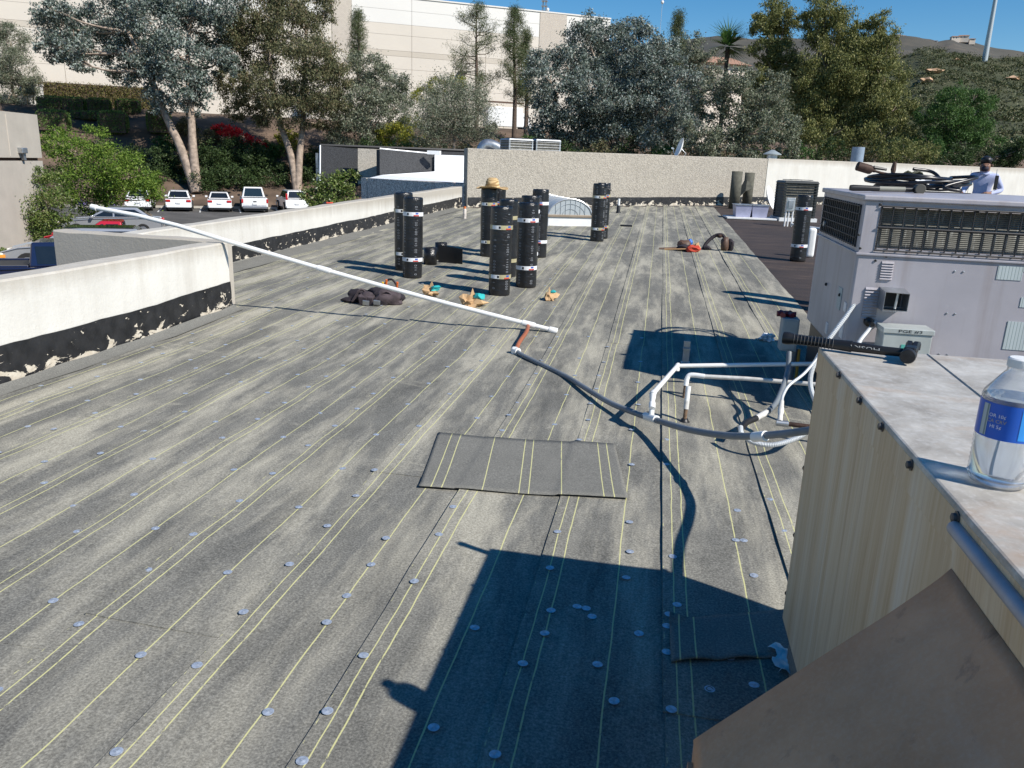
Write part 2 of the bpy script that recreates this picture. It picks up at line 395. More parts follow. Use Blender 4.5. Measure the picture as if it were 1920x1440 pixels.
# ------------------------------------------------------------------ seam plates (part of the roof)
MT['plate'] = plain('zinc_plate', (.48, .53, .60), .5, .5, .3, 60)
b = MB(); b.lathe([(r_*.45, z_*.38) for r_, z_ in [(.036, 0), (.0375, .0022), (.034, .0042), (.026, .0026), (.018, .0030), (.014, .0052), (.0075, .0056), (.0068, .0078), (.003, .0066)]], n=16)
plate_me = b.mesh('seam_plate', MT['plate'], 40)
def plate(x, y, z=None):
    o = bpy.data.objects.new('seam_plate', plate_me); COL.objects.link(o); o.parent = deck
    o.location = (x, y, roofz(y)+wav(x, y)+.0068+.0075*(1-((x-seam0) % PER)/.53) if z is None else z); o.rotation_euler = (random.uniform(-.05, .05), random.uniform(-.05, .05), random.uniform(0, 6)); return o
LISTED = []
for px, py in [(890,1182),(1031,1070),(1174,1086),(1033,1148),(1082,1139),(1099,1142),(1110,1157),(1021,1193),(1198,1188),(980,1251),(1120,1250),(1151,1320),(1258,1338),(1269,1139),(1254,1157),(1250,1178),(1267,1189),(1250,1226),(1303,1234),(1349,1232),(1368,1239),(1330,1297),(1413,1290),(1337,1195),(1435,1194),(813,1373),(928,1427),(682,1235),(777,1098),(823,1009),(370,1252),(613,1170),(503,1336),(696,1064),(724,1015),(1261,1049),(1181,1037),(1180,984),(1045,1002),(1382,962),(1379,1018),(1394,1018),(1413,1084),(1443,941),(1468,1000),(567,1433)]:
    p = rf(px, py); plate(p.x, p.y); LISTED.append(p)
rp = random.Random(11); done = 46
for k in range(-9, 3):
    xs_ = seam0+PER*k
    for off, sp in ((.018, .36), (.31, .58)):
        y = 1.2+rp.uniform(0, .4)
        while y < 11.5 and done < 296:
            x = xs_+off+rp.uniform(-.014, .014)
            P_ = (x, y); use = x < XE-.05 and all(abs(q.x-x) > .1 or abs(q.y-y) > .16 for q in LISTED)
            if x > -.75 and y < 4.05: use = False
            if x > .45 and y < 2.6: use = False
            if y > 7.3 and k % 3: use = False
            if y > 9 and off > .1: use = False
            if use: plate(x, y+rp.uniform(-.03, .03)); done += 1
            y += sp*rp.uniform(.85, 1.15)*(1 if y < 6 else 1.35)

# loose offcut lying over the sheets
c = [rf(785, 918), rf(1178, 940), rf(1152, 838), rf(822, 818)]
b = MB()
def offz(u, v):
    p = (c[0].lerp(c[1], u)).lerp(c[3].lerp(c[2], u), v)
    lift = .004+.006*max(0, 1-v*5)*(1+.5*math.sin(u*7))
    return (p.x, p.y, max(sheet_top(p.x, p.y), sheet_top(p.x+.03, p.y), sheet_top(p.x-.03, p.y))+.0035+(.003 if v == 0 else 0))
N_, V_ = 60, 14
b.grid(offz, N_, V_)
o = b.build('membrane_offcut', MT['membrane_fresh'], smooth=50)
ang = math.atan2((c[1]-c[0]).y, (c[1]-c[0]).x); o.data.transform(Matrix.Translation(-c[0])); o.data.transform(Matrix.Rotation(-ang, 4, 'Z'))
o.location = c[0]; o.rotation_euler = (0, 0, ang)
sm = o.modifiers.new('solid', 'SOLIDIFY'); sm.thickness = .0025; sm.offset = -1
tag(o, 'loose rectangle of clean grey membrane lying flat over the fastened sheets', 'roofing sheet')
# cut patch with a curling edge beside the tan unit
c = [rf(1257, 1247), rf(1480, 1240), rf(1486, 1148), rf(1255, 1168)]; b = MB()
b.grid(lambda u, v: (lambda p: (p.x, p.y, .016+.012*abs(math.sin(u*8))*max(0, 1-v*4)+.03*max(0, 1-((u)**2+(v-1)**2)**.5*7)))((c[0].lerp(c[1], u)).lerp(c[3].lerp(c[2], u), v)), 24, 12)
o = b.build('membrane_patch', MT['membrane_fresh'], deck, smooth=50); o.modifiers.new('solid', 'SOLIDIFY').thickness = .006
o.data.transform(Matrix.Translation((-c[0].x+.03, -c[0].y, 0))); o.location = (c[0].x-.03, c[0].y, 0)

# ------------------------------------------------------------------ membrane rolls
def wrapmat():
    t = NT('black_shrink_wrap', .28, spec=.6); v = t.coord('Object')
    t.col(t.ramp(t.noise(v, 7, 4), [(.3, (.006, .006, .007)), (.8, (.02, .02, .022))]))
    wr = t.noise(t.coord('Object', (9, 9, 26)), 1., 5, .6, 1.2); t.bump(t.math('ADD', wr, t.math('MULTIPLY', t.noise(t.coord('Object', (14, 14, 1)), 1., 3), .6)), .45, .02); return t.m
MT['wrap'] = wrapmat()
MT['tape_tan'] = plain('tan_tape', (.40, .36, .22), .35, var=.2); MT['tape_white'] = plain('white_label', (.75, .76, .78), .35, var=.15, scale=25)
MT['print'] = plain('grey_print', (.22, .23, .25), .4); MT['red'] = plain('red_print', (.5, .05, .03), .5); MT['blue'] = plain('blue_print', (.03, .08, .4), .5)
MT['greyroll'] = plain('grey_membrane_roll', (.095, .092, .072), .9, var=.3, scale=8, bump=.3)
RR = .125
def arc_patch(b, r, a0, a1, z0, z1, n=6, tilt=0.):
    vs = []
    for i in range(n+1):
        a = a0+(a1-a0)*i/n; t = tilt*(i/n)
        vs += [(r*math.cos(a), r*math.sin(a), z0+t), (r*math.cos(a), r*math.sin(a), z1+t)]
    b.add(vs, [(2*i, 2*i+2, 2*i+3, 2*i+1) for i in range(n)]); return b
def make_roll(h, label, group, variant, seed):
    rr = random.Random(seed); root = thing('membrane_roll', label, 'roofing roll', group=group)
    n = 28; b = MB(); vs = []; zs = [0, .012, .03] + [h*i/9 for i in range(1, 9)] + [h-.03, h-.012, h]
    ph = [rr.uniform(0, 6) for _ in range(4)]
    for z in zs:
        t = z/h; ed = .93 if z in (0, h) else (.985 if z in (.012, h-.012) else 1)
        for j in range(n):
            a = 2*math.pi*j/n; r = RR*ed*(1+.012*math.sin(3*a+ph[0]+t*2)+.010*math.sin(7*t+ph[1])+.008*math.sin(5*a-t*9+ph[2]))
            vs.append((r*math.cos(a), r*math.sin(a), z))
    k = len(zs); b.add(vs, [(i*n+j, i*n+(j+1) % n, (i+1)*n+(j+1) % n, (i+1)*n+j) for i in range(k-1) for j in range(n)]+[tuple(reversed(range(n)))])
    # gathered top with an open core
    o0 = len(b.v); vs = []
    for r_, dz in ((.93, 0), (.8, -.004), (.62, -.008), (.35, -.012), (.3, -.06)):
        for j in range(n):
            a = 2*math.pi*j/n; vs.append((RR*r_*math.cos(a), RR*r_*math.sin(a), h+dz+.003*math.sin(a*9+r_*20)))
    b.add(vs, [(i*n+j, i*n+(j+1) % n, (i+1)*n+(j+1) % n, (i+1)*n+j) for i in range(4) for j in range(n)]+[tuple(range(4*n, 5*n))])
    b.build('wrapper', MT['wrap'], root, smooth=45)
    a0 = -math.pi/2 + rr.uniform(-.5, .5)
    for zc in ((.225, .775) if variant != 1 else (.24, .80)):
        zc *= h; bb = MB(); arc_patch(bb, RR*1.032, 0, 2*math.pi, zc-.024, zc+.024, 28); t = bb.build('tape_band', MT['tape_tan'] if variant == 0 else MT['tape_white'], root, smooth=60)
        bb = MB().mat(0); arc_patch(bb, RR*1.04, a0-.95, a0-.1, zc-.021, zc+.021); bb.mat(1); arc_patch(bb, RR*1.043, a0+.35, a0+.9, zc-.022, zc-.008, 3); bb.mat(2); arc_patch(bb, RR*1.043, a0+.55, a0+.85, zc, zc+.018, 3)
        bb.mat(3); arc_patch(bb, RR*1.046, a0-.3, a0-.12, zc-.014, zc+.014, 2)
        tag(bb.build('tape_label', [MT['tape_white'], MT['red'], MT['blue'], MT['black']], t), kind='stuff')
    bb = MB()     # printed columns of rings and blocks
    for ca, step in ((a0-.62, .034), (a0+.62, .028)):
        z = .06*h
        while z < h*.94:
            if abs(z/h-.225) > .05 and abs(z/h-.775) > .05 and rr.random() < .72:
                q = 10; ro, ri = .0105, .0065; vs = []
                if rr.random() < .6:
                    for i in range(q):
                        s_ = 2*math.pi*i/q
                        for rad in (ro, ri): vs.append((RR*1.028*math.cos(ca+rad*math.cos(s_)/RR*1.6), RR*1.028*math.sin(ca+rad*math.cos(s_)/RR*1.6), z+rad*math.sin(s_)))
                    bb.add(vs, [(2*i, 2*((i+1) % q), 2*((i+1) % q)+1, 2*i+1) for i in range(q)])
                else: arc_patch(bb, RR*1.028, ca-.1, ca+.1, z-.004, z+.002, 2)
            z += step
    tag(bb.build('print', MT['print'], root), kind='stuff')
    return root
def roll_at(px, py, h, label, group, variant, seed, rz=None):
    P = rf(px, py); r = make_roll(h, label, group, variant, seed); r.location = (P.x, P.y, P.z+wav(P.x, P.y)); r.rotation_euler = (random.Random(seed).uniform(-.012, .012), random.Random(seed+1).uniform(-.012, .012), 0); return r
roll_at(773, 520, 1.012, 'black wrapped roll with white taped label beside two cut stub rolls', None, 1, 1)
roll_at(758, 507, 1.02, 'black wrapped roll half hidden behind the roll by the stub rolls', None, 0, 2)
hatroll = roll_at(915, 481, 1.03, 'black wrapped roll wearing the straw hat', None, 0, 3)
roll_at(930, 475, 1.03, 'black wrapped roll tucked directly behind the one wearing the hat', None, 0, 4)
roll_at(936, 553, 1.006, 'black wrapped roll with tan tape bands beside the crumpled paper and teal gloves', None, 0, 5); roll_at(950, 518, 1.0, 'black wrapped roll right behind the tan taped one', None, 0, 6)
roll_at(986, 538, 1.014, 'black wrapped roll with white tape bands next to the tan taped roll', None, 1, 7); roll_at(990, 508, 1.02, 'black wrapped roll hidden behind the front white taped roll', None, 1, 8); roll_at(1009, 483, 1.03, 'black wrapped roll with white tape between the cluster and the skylight', None, 1, 9)
roll_at(1119, 452, 1.045, 'black wrapped roll with torn wrapper standing at the corner of the skylight', None, 0, 10)
roll_at(1127, 447, 1.04, 'black wrapped roll tight behind the torn one by the skylight', None, 0, 11)
roll_at(1495, 489, 1.045, 'black wrapped roll standing on the brown roofing beside the rooftop unit', None, 1, 12)
for (x, y, s_) in ((2.02, 9.65, 13), (2.12, 9.2, 14)):
    r = make_roll(1.03, 'black wrapped roll standing behind the lavender rooftop unit', 'rolls behind the rooftop unit', 0, s_); r.location = (x, y, roofz(y))
# torn wrapper flap on the skylight roll
P = rf(1119, 452); b = MB().add([(P.x+.1, P.y-.07, P.z+1.04), (P.x+.16, P.y-.06, P.z+1.05), (P.x+.22, P.y-.07, P.z+.93), (P.x+.17, P.y-.08, P.z+.92), (P.x+.13, P.y-.09, P.z+.97)], [(0, 1, 2, 3, 4)])
rt = [o for o in bpy.data.objects if o.get('label', '').startswith('black wrapped roll with torn')][0]
o = b.build('torn_flap', MT['wrap']); o.data.transform(Matrix.Translation(-P)); o.parent = rt; o.modifiers.new('s', 'SOLIDIFY').thickness = .003

# stub rolls and the unrolled sheet
def stub(px, py, h, r, label):
    P = rf(px, py); b = MB(); prof = []
    pts = [Vector((rr_*math.cos(a), rr_*math.sin(a), 0)) for a, rr_ in ((i*.35, r*(.5+.5*i/40)) for i in range(41))]
    vs = []
    for p in pts: vs += [(p.x, p.y, 0), (p.x, p.y, h)]
    b.add(vs, [(2*i, 2*i+2, 2*i+3, 2*i+1) for i in range(40)])
    o = b.build('stub_roll', MT['wrap'], smooth=50); o.modifiers.new('s', 'SOLIDIFY').thickness = .006; o.location = (P.x, P.y, P.z+.005)
    return tag(o, label, 'roofing roll')
stub(806, 496, .235, .105, 'short cut-off black roll end standing next to a full roll')
P = rf(826, 487); stub(826, 487, .25, .10, 'short cut-off black roll with loose tail')
A, B_ = rf(822, 492), rf(867, 497); b = MB()
b.grid(lambda u, v: (lambda p: (p.x, p.y+.03*math.sin(u*3), p.z+.005+v*(.25-.03*u)))(A.lerp(B_, u)), 8, 3)
o = b.build('membrane_strip', MT['black']); o.modifiers.new('s', 'SOLIDIFY').thickness = .005; o.data.transform(Matrix.Translation(-A)); o.location = A
tag(o, 'black strip of membrane standing on edge beside stub rolls', 'roofing sheet')
# straw hat
def strawmat():
    t = NT('straw', .85); v = t.coord('Object'); wv = t.node('TexWave', wave_type='RINGS', rings_direction='Z'); t.link(v, wv.inputs[0]); wv.inputs['Scale'].default_value = 30; wv.inputs['Distortion'].default_value = 2
    t.col(t.ramp(wv.outputs['Fac'], [(.1, (.34, .21, .09)), (.8, (.66, .47, .24))])); t.bump(wv.outputs['Fac'], .5, .004); return t.m
MT['straw'] = strawmat(); MT['straw_dark'] = plain('woven_hat_band', (.30, .19, .08), .8)
Pt = rf(915, 481) + Vector((.04, 0, 1.037)); hat = thing('straw_hat', 'wide brimmed straw hat resting on top of a black roll', 'hat', Pt)
b = MB(); n = 32; vs = []
for r_, z in ((.235, .018), (.232, .024), (.2, .012), (.15, .004), (.11, .012), (.1, .05), (.092, .1), (.075, .135), (.05, .152), (.02, .148)):
    for j in range(n):
        a = 2*math.pi*j/n; e = 1.12 if abs(math.cos(a)) > 0 else 1
        dip = -.028*abs(math.cos(a))**2*(r_/.235)**2 if r_ > .12 else 0
        vs.append((r_*math.cos(a)*1.05, r_*math.sin(a)*.95, z+dip+(.012*math.sin(a*3) if r_ > .19 else 0)))
b.add(vs, [(i*n+j, i*n+(j+1) % n, (i+1)*n+(j+1) % n, (i+1)*n+j) for i in range(9) for j in range(n)]+[tuple(range(9*n, 10*n))])
o = b.build('hat_body', MT['straw'], hat, smooth=60); o.modifiers.new('s', 'SOLIDIFY').thickness = .004
b = MB(); arc_patch(b, .106, 0, 6.2832, .03, .055, 28); b.build('hat_band', MT['straw_dark'], hat, smooth=60)

# ------------------------------------------------------------------ barrel skylight
MT['sky_dome'] = (lambda t: (t.col((.40, .44, .46)), t.m)[1])(NT('frosted_skylight', .22, spec=.6))
MT['sky_frame'] = plain('skylight_bronze_frame', (.34, .27, .2), .5, .3); MT['alu'] = plain('aluminium', (.6, .62, .64), .35, .7)
P = rf(1027, 424); Q = rf(1107, 425); d = (Q-P); d.z = 0; Lx = d.length*1.03; ang = math.atan2(d.y, d.x)
sk = thing('barrel_skylight', 'barrel vaulted translucent skylight with bronze frame on a white kerb', 'skylight', (P.x, P.y, P.z), ang)
Dy = 2.6; MB().span((0, 0, -.05), (Lx, Dy, .20)).build('skylight_kerb', MT['white_paint'], sk, bevel=.01)
MB().span((-.03, -.03, .20), (Lx+.03, Dy+.03, .25)).build('skylight_frame', MT['sky_frame'], sk, bevel=.006)
HR = .33
def vault(x): t = (x/Lx)*2-1; return .25+HR*(1-t*t)**.62 if abs(t) < 1 else .25
b = MB(); nx = 18
b.grid(lambda u, v: (Lx*u, .02+(Dy-.04)*v, vault(Lx*u)), nx, 6)
b.add([(Lx*i/nx, .02, vault(Lx*i/nx)) for i in range(nx+1)], [tuple(range(nx+1))]); b.add([(Lx*i/nx, Dy-.02, vault(Lx*i/nx)) for i in range(nx+1)], [tuple(range(nx+1))])
b.build('dome', MT['sky_dome'], sk, smooth=40)
for i in range(5):
    y = .015+(Dy-.03)*i/4
    MB().tube([(Lx*q/nx, y, vault(Lx*q/nx)+.006) for q in range(nx+1)], .016 if i in (0, 4) else .008, 6).build('rib', MT['alu'], sk, smooth=50)
for fr in (.35, .68):
    MB().tube([(Lx*(.5+(q/nx-.5)*fr), .012, .255+(vault(Lx*q/nx)-.25)*fr) for q in range(nx+1)], .004, 5).build('mullion', MT['alu'], sk)
for q in (3, 5, 7, 9, 11, 13, 15):
    MB().tube([(Lx*q/nx, .012, .255), (Lx*q/nx, .012, vault(Lx*q/nx))], .004, 5).build('mullion', MT['alu'], sk)

# ------------------------------------------------------------------ small things around the far wall
def stand(name, label, cat, px, py, rz=0): P = rf(px, py); return thing(name, label, cat, P, rz)
v = stand('vent_pipe', 'thin white vent pipe with black flashing boot in front of aggregate wall', 'pipe', 1159, 400)
MB().lathe([(.07, 0), (.05, .06), (.045, .2), (.04, .21)], n=14).build('boot', MT['black'], v, smooth=40); MB().lathe([(.032, .2), (.032, .38), (.026, .38), (.026, .34)], n=14).build('pipe', MT['white_paint'], v, smooth=40)
o = MB().box((0, 0, .02), (.27, .07, .045)).build('pry_block', MT['black'], bevel=.015, seg=3); o.location = rf(1174, 425); tag(o, 'small black block lying on the far membrane near the skylight', 'block')
o = MB().lathe([(.04, 0), (.042, .01), (.042, .2), (.03, .225), (.016, .23), (.016, .27), (.0, .272)], n=16).build('can', plain('can_label', (.55, .5, .45), .4, var=.4, scale=14), None, smooth=40)
cn = thing('spray_can', 'white spray can with orange cap standing by the far parapet', 'can', rf(871, 410)); o.parent = cn
MB().lathe([(.03, .225), (.032, .23), (.03, .275), (.0, .276)], n=14).build('cap', plain('orange_cap', (.7, .18, .04), .5), cn, smooth=40)

# grey bare rolls with a curling flap
g = 'bare grey rolls by the wall'
def bare(px, py, h, r, lab):
    P = rf(px, py); root = thing('bare_roll', lab, 'roofing roll', P)
    b = MB(); vs = []; N2 = 60
    for i in range(N2+1):
        a = i*.32; q = r*(.45+.55*i/N2); vs += [(q*math.cos(a), q*math.sin(a), 0), (q*math.cos(a), q*math.sin(a), h)]
    b.add(vs, [(2*i, 2*i+2, 2*i+3, 2*i+1) for i in range(N2)]); o = b.build('coil', MT['greyroll'], root, smooth=50); o.modifiers.new('s', 'SOLIDIFY').thickness = .006
    return root
k_ = 26.3/FPX
bare(1375, 391, 1.1, .17, 'bare grey membrane roll standing against the aggregate wall')
b2 = bare(1399, 388, 1.05, .16, 'bare grey membrane roll with an end flap curling off it')
P = rf(1399, 388); a = at(1401, 326, 26.3)-P; cpt = [at(1402, 327, 24.95)-P, at(1411, 354, 24.60)-P, at(1398, 358, 24.60)-P, at(1383, 372, 24.60)-P, at(1373, 388, 24.70)-P, at(1380, 372, 24.80)-P, at(1388, 352, 24.90)-P]
b = MB().add(cpt, [(0, 1, 2, 6), (2, 3, 5, 6), (3, 4, 5)]); o = b.build('end_flap', MT['greyroll'], b2); o.modifiers.new('s', 'SOLIDIFY').thickness = .01
# skylight-like double vent box
P = rf(1378, 409); vb = thing('vent_box', 'low lavender twin vent box with flanged base on brown roofing', 'vent', P, .06)
MT['lav_metal'] = plain('lavender_painted_metal', (.36, .37, .50), .4, .2)
MB().span((-.25, -.35, 0), (1.0, .55, .04)).build('flange', MT['white_paint'], vb, bevel=.005)
for x0 in (0, .42):
    MB().hexa([(x0, -.1, .04), (x0+.36, -.1, .04), (x0+.36, .4, .04), (x0, .4, .04)], [(x0-.03, -.13, .34), (x0+.39, -.13, .34), (x0+.39, .43, .34), (x0-.03, .43, .34)]).build('vent_housing', MT['lav_metal'], vb, bevel=.006)
    MB().span((x0-.05, -.15, .34), (x0+.41, .45, .36)).build('vent_lid', MT['galv'], vb, bevel=.004)
# little satellite dish lying on its edge
def dish(loc, nrm, r, lab, name='satellite_dish', arm=True):
    root = thing(name, lab, 'dish', loc); Q = Vector(nrm).to_track_quat('Z', 'Y').to_matrix()
    b = MB().lathe([(r*q, .28*r*q*q) for q in (.02, .25, .5, .75, .93, 1.)], n=28, rot=Q, caps=False); o = b.build('reflector', MT['white_paint'], root, smooth=60); o.modifiers.new('s', 'SOLIDIFY').thickness = .008
    if arm:
        f_ = Q @ Vector((0, -.25*r, .85*r)); MB().tube([Q @ Vector((0, -r*.95, .26*r)), f_], .012, 6).build('feed_arm', MT['white_paint'], root); MB().box(f_, (.06, .06, .12), Q.to_euler()).build('feed_horn', MT['alu'], root)
    MB().tube([Q @ Vector((0, 0, 0)), Q @ Vector((0, -.3*r, -.25)), Vector((0, 0, -r-.02))], .018, 6).build('mast', MT['galv'], root)
    return root
P = rf(1440, 396); dish(P+Vector((-.05, 0, .36)), (.9, -.35, .35), .36, 'white dish antenna leaning low on the brown roofing', arm=False)
# condenser
def condenser(P, w_, h, label, mat_body, rz=.35, name='condenser_unit'):
    root = thing(name, label, 'air conditioner', P, rz); hw = w_/2
    MB().span((-hw-.05, -hw-.05, -.02), (hw+.05, hw+.05, .08)).build('pad', MT['white_paint'], root)
    MB().span((-hw+.03, -hw+.03, .08), (hw-.03, hw-.03, h-.08)).build('coil', MT['coil'], root)
    for sx in (-1, 1):
        for sy in (-1, 1): MB().box((sx*(hw-.03), sy*(hw-.03), h/2), (.06, .06, h-.16)).build('corner_post', mat_body, root, bevel=.01)
    nl = 12
    for i in range(nl):
        z = .12+(h-.26)*i/(nl-1); b = MB()
        for a, c_ in (((-hw, -hw), (hw, -hw)), ((hw, -hw), (hw, hw)), ((hw, hw), (-hw, hw)), ((-hw, hw), (-hw, -hw))): b.tube([(a[0], a[1], z), (c_[0], c_[1], z)], .009, 5)
        b.build('guard_wire', mat_body, root)
    MB().hexa([(-hw-.02, -hw-.02, h-.09), (hw+.02, -hw-.02, h-.09), (hw+.02, hw+.02, h-.09), (-hw-.02, hw+.02, h-.09)], [(-hw*.96, -hw*.96, h-.03), (hw*.96, -hw*.96, h-.03), (hw*.96, hw*.96, h-.03), (-hw*.96, hw*.96, h-.03)]).build('top_cover', MT['alu'] if mat_body is MT['black'] else mat_body, root, bevel=.012)
    b = MB()
    for q in (.3, .5, .7, .88): b.tube([(hw*q*math.cos(2*math.pi*i/24), hw*q*math.sin(2*math.pi*i/24), h-.005) for i in range(25)], .006, 5)
    for i in range(8): a = math.pi*i/4; b.tube([(0, 0, h), (hw*.9*math.cos(a), hw*.9*math.sin(a), h-.01)], .005, 4)
    b.build('fan_guard', MT['black'], root)
    return root
def coilmat():
    t = NT('coil_fins', .5, .3); v = t.coord('Object'); z = t.sep(v)[2]
    st = t.math('SINE', t.math('MULTIPLY', z, 520)); n = t.noise(t.coord('Object', (14, 14, 5)), 1., 5, .6)
    n3 = t.ramp(t.noise(t.coord('Object', (60, 60, 9)), 1., 3), [(.58, 0.), (.68, 1.)])
    c_ = t.ramp(n, [(.3, (.05, .05, .042)), (.7, (.17, .165, .14))]); c_ = t.mix(t.math('MULTIPLY', n3, .5), c_, (.42, .43, .40)); t.col(t.mix(t.ramp(st, [(.3, .0), (.9, .35)]), c_, (.24, .24, .21))); t.bump(st, .5, .004); return t.m
MT['coil'] = coilmat(); MT['dark_green'] = plain('dark_green_paint', (.025, .03, .03), .4)
condenser(rf(1486, 414)+Vector((.05, .3, .0)), .85, 1.03, 'dark square condenser on the brown roofing behind the disconnect box', MT['dark_green'], .12)
# disconnect on a post, with conduit
P = rf(1476, 424); d_ = thing('disconnect_box', 'small grey disconnect box on white conduits before the dark condenser', 'electrical box', P, .1)
MB().span((-.09, -.05, .36), (.11, .06, .66)).build('box', MT['alu'], d_, bevel=.008); MB().span((-.05, -.075, .42), (.07, -.05, .6)).build('cover', MT['galv'], d_, bevel=.006)
for x in (-.07, .0, .09): MB().tube([(x, 0, -.02), (x, 0, .37)], .02, 8).build('conduit', MT['white_paint'], d_, smooth=40)
MB().tube([(.09, 0, .06), (.14, -.1, .04), (.6, -1.2, .03), (.62, -1.4, .03)], .025, 8).build('conduit', MT['white_paint'], d_, smooth=40)
# white fitting just behind the lone roll
o = MB().span((-.07, -.06, 0), (.07, .06, .5)).build('breather_vent', MT['white_paint'], bevel=.05, seg=4); o.location = rf(1520, 487)+Vector((.03, .35, 0)); tag(o, 'white rounded breather vent behind the lone roll by the rooftop unit', 'vent')

# ------------------------------------------------------------------ rooftop unit (lavender)
def lavmat():
    t = NT('lavender_grey_paint', .38, spec=.5); v = t.coord('Object')
    b = t.ramp(t.noise(v, 2.2, 6, .6), [(.3, (.36, .345, .375)), (.7, (.44, .42, .45))])
    st = t.ramp(t.noise(t.coord('Object', (7, 7, .5)), 1.5, 5, .6), [(.5, 0.), (.75, .55)]); b = t.mix(st, b, (.27, .225, .215)); b = t.mix(t.ramp(t.noise(v, 14, 7, .7), [(.6, 0.), (.75, .5)]), b, (.50, .48, .49)); t.col(b); t.bump(t.noise(v, 3, 2), .08, .02); return t.m
MT['lav'] = lavmat()
def stickmat(name, c, s_=60):
    t = NT(name, .5); v = t.coord('Object', (s_, s_, s_*1.0)); br = t.node('TexBrick'); t.link(v, br.inputs['Vector']); br.inputs['Scale'].default_value = 1.
    br.inputs['Color1'].default_value = (*c, 1); br.inputs['Color2'].default_value = tuple(x*.9 for x in c)+(1,); br.inputs['Mortar'].default_value = (.2, .26, .26, 1); br.inputs['Mortar Size'].default_value = .04
    t.col(br.outputs[0]); return t.m
MT['sticker'] = stickmat('wiring_sticker', (.52, .58, .58), 26)
ACB = Vector((1.28, 5.47, .367)); ACW, ACL, ACH, ACS = 1.95, 1.405, 1.07, .70
ac = thing('rooftop_unit', 'large lavender-grey rooftop air conditioner with wire coil guards and a torch hose on top', 'air conditioner', ACB)
ac.rotation_euler = (.008, .006, -.008)
def front(px, py): p = ony(px, py, ACB.y); return p.x-ACB.x, p.z-ACB.z
MB().span((0, 0, 0), (ACW, ACL, ACS)).build('lower_cabinet', MT['lav'], ac, bevel=.012)
MB().span((.03, .04, -.37), (ACW-.03, ACL-.04, 0.004)).build('roof_curb', MT['black'], ac)
b = MB(); zt, zb = 1.03, .70
for x0, x1, y0, y1 in ((0, .1, 0, .08), (ACW-.08, ACW, 0, .08), (0, .07, ACL-.08, ACL), (ACW-.07, ACW, ACL-.08, ACL)):
    MB().span((x0, y0, zb), (x1, y1, zt)).build('corner_post', MT['lav'], ac, bevel=.006)
MB().span((.1, .002, zb), (ACW-.08, .06, zb+.035)).build('front_rail', MT['lav'], ac); MB().span((.1, .002, zt-.04), (ACW-.08, .06, zt)).build('front_rail', MT['lav'], ac)
MB().span((.002, .08, zb), (.06, ACL-.08, zb+.035)).build('side_rail', MT['lav'], ac); MB().span((.002, .08, zt-.04), (.06, ACL-.08, zt)).build('side_rail', MT['lav'], ac)
MB().span((.05, .05, zb), (ACW-.05, ACL-.05, zt-.004)).build('coil', MT['coil'], ac)
MB().span((-.018, -.018, zt), (ACW+.018, ACL+.018, ACH-.006)).build('lid', MT['lav'], ac, bevel=.008)
MB().grid(lambda u, v: (.0+ACW*u, ACL*v, ACH-.006+.02*math.sin(math.pi*v)*math.sin(math.pi*u)), 12, 10).build('lid_skin', MT['lav'], ac, smooth=60)
MB().span((-.012, -.012, zb-.012), (ACW+.012, ACL+.012, zb+.004)).build('seam_lip', MT['lav'], ac, bevel=.004)
MT['wire'] = plain('dark_guard_wire', (.025, .025, .028), .5)
n = 26
for i in range(n+1):
    x = .105+(ACW-.19)*i/n; MB().tube([(x, -.004, zb+.03), (x, -.004, zt-.03)], .0045, 5).build('guard_wire', MT['wire'], ac)
for z in (.725, .87, 1.0): MB().tube([(.095, -.011, z), (ACW-.08, -.011, z)], .0055, 5).build('guard_wire', MT['wire'], ac)
for i in range(19):
    y = .085+(ACL-.17)*i/18; MB().tube([(-.004, y, zb+.03), (-.004, y, zt-.03)], .006, 5).build('guard_wire', MT['wire'], ac)
for z in (.74, .79, .84, .89, .94, .99): MB().tube([(-.010, .08, z), (-.010, ACL-.08, z)], .004, 5).build('guard_wire', MT['wire'], ac)
for (x, z) in [front(1648, 383), front(1830, 395), front(1608, 440), front(1611, 465), front(1660, 480), front(1795, 481), front(1640, 488)]:
    MB().lathe([(.008, 0), (.008, .006), (.004, .008)], (x, -.001, z), 8, Euler((R_(90), 0, 0)).to_matrix()).build('screw', MT['black'], ac)
for xs_ in (.62, 1.24):
    for z in (.08, .35, .62):
        for sx in (-.025, .025): MB().lathe([(.006, 0), (.006, .004), (.003, .005)], (xs_+sx, -.001, z), 8, Euler((R_(90), 0, 0)).to_matrix()).build('screw', MT['galv'], ac)
# louvre slots
for (pxa, pya, pxb, pyb, rows) in ((1652, 491, 1673, 522, 7), (1622, 540, 1643, 596, 11)):
    xa, za = front(pxa, pya); xb, zb_ = front(pxb, pyb)
    for i in range(rows):
        z = za+(zb_-za)*i/(rows-1); MB().hexa([(xa, 0, z-.011), (xb-.01, 0, z-.011), (xb-.01, .004, z+.006), (xa, .004, z+.006)], [(xa, -.012, z-.006), (xb-.01, -.012, z-.006), (xb-.01, -.002, z+.008), (xa, -.002, z+.008)]).build('louvre', MT['lav'], ac)
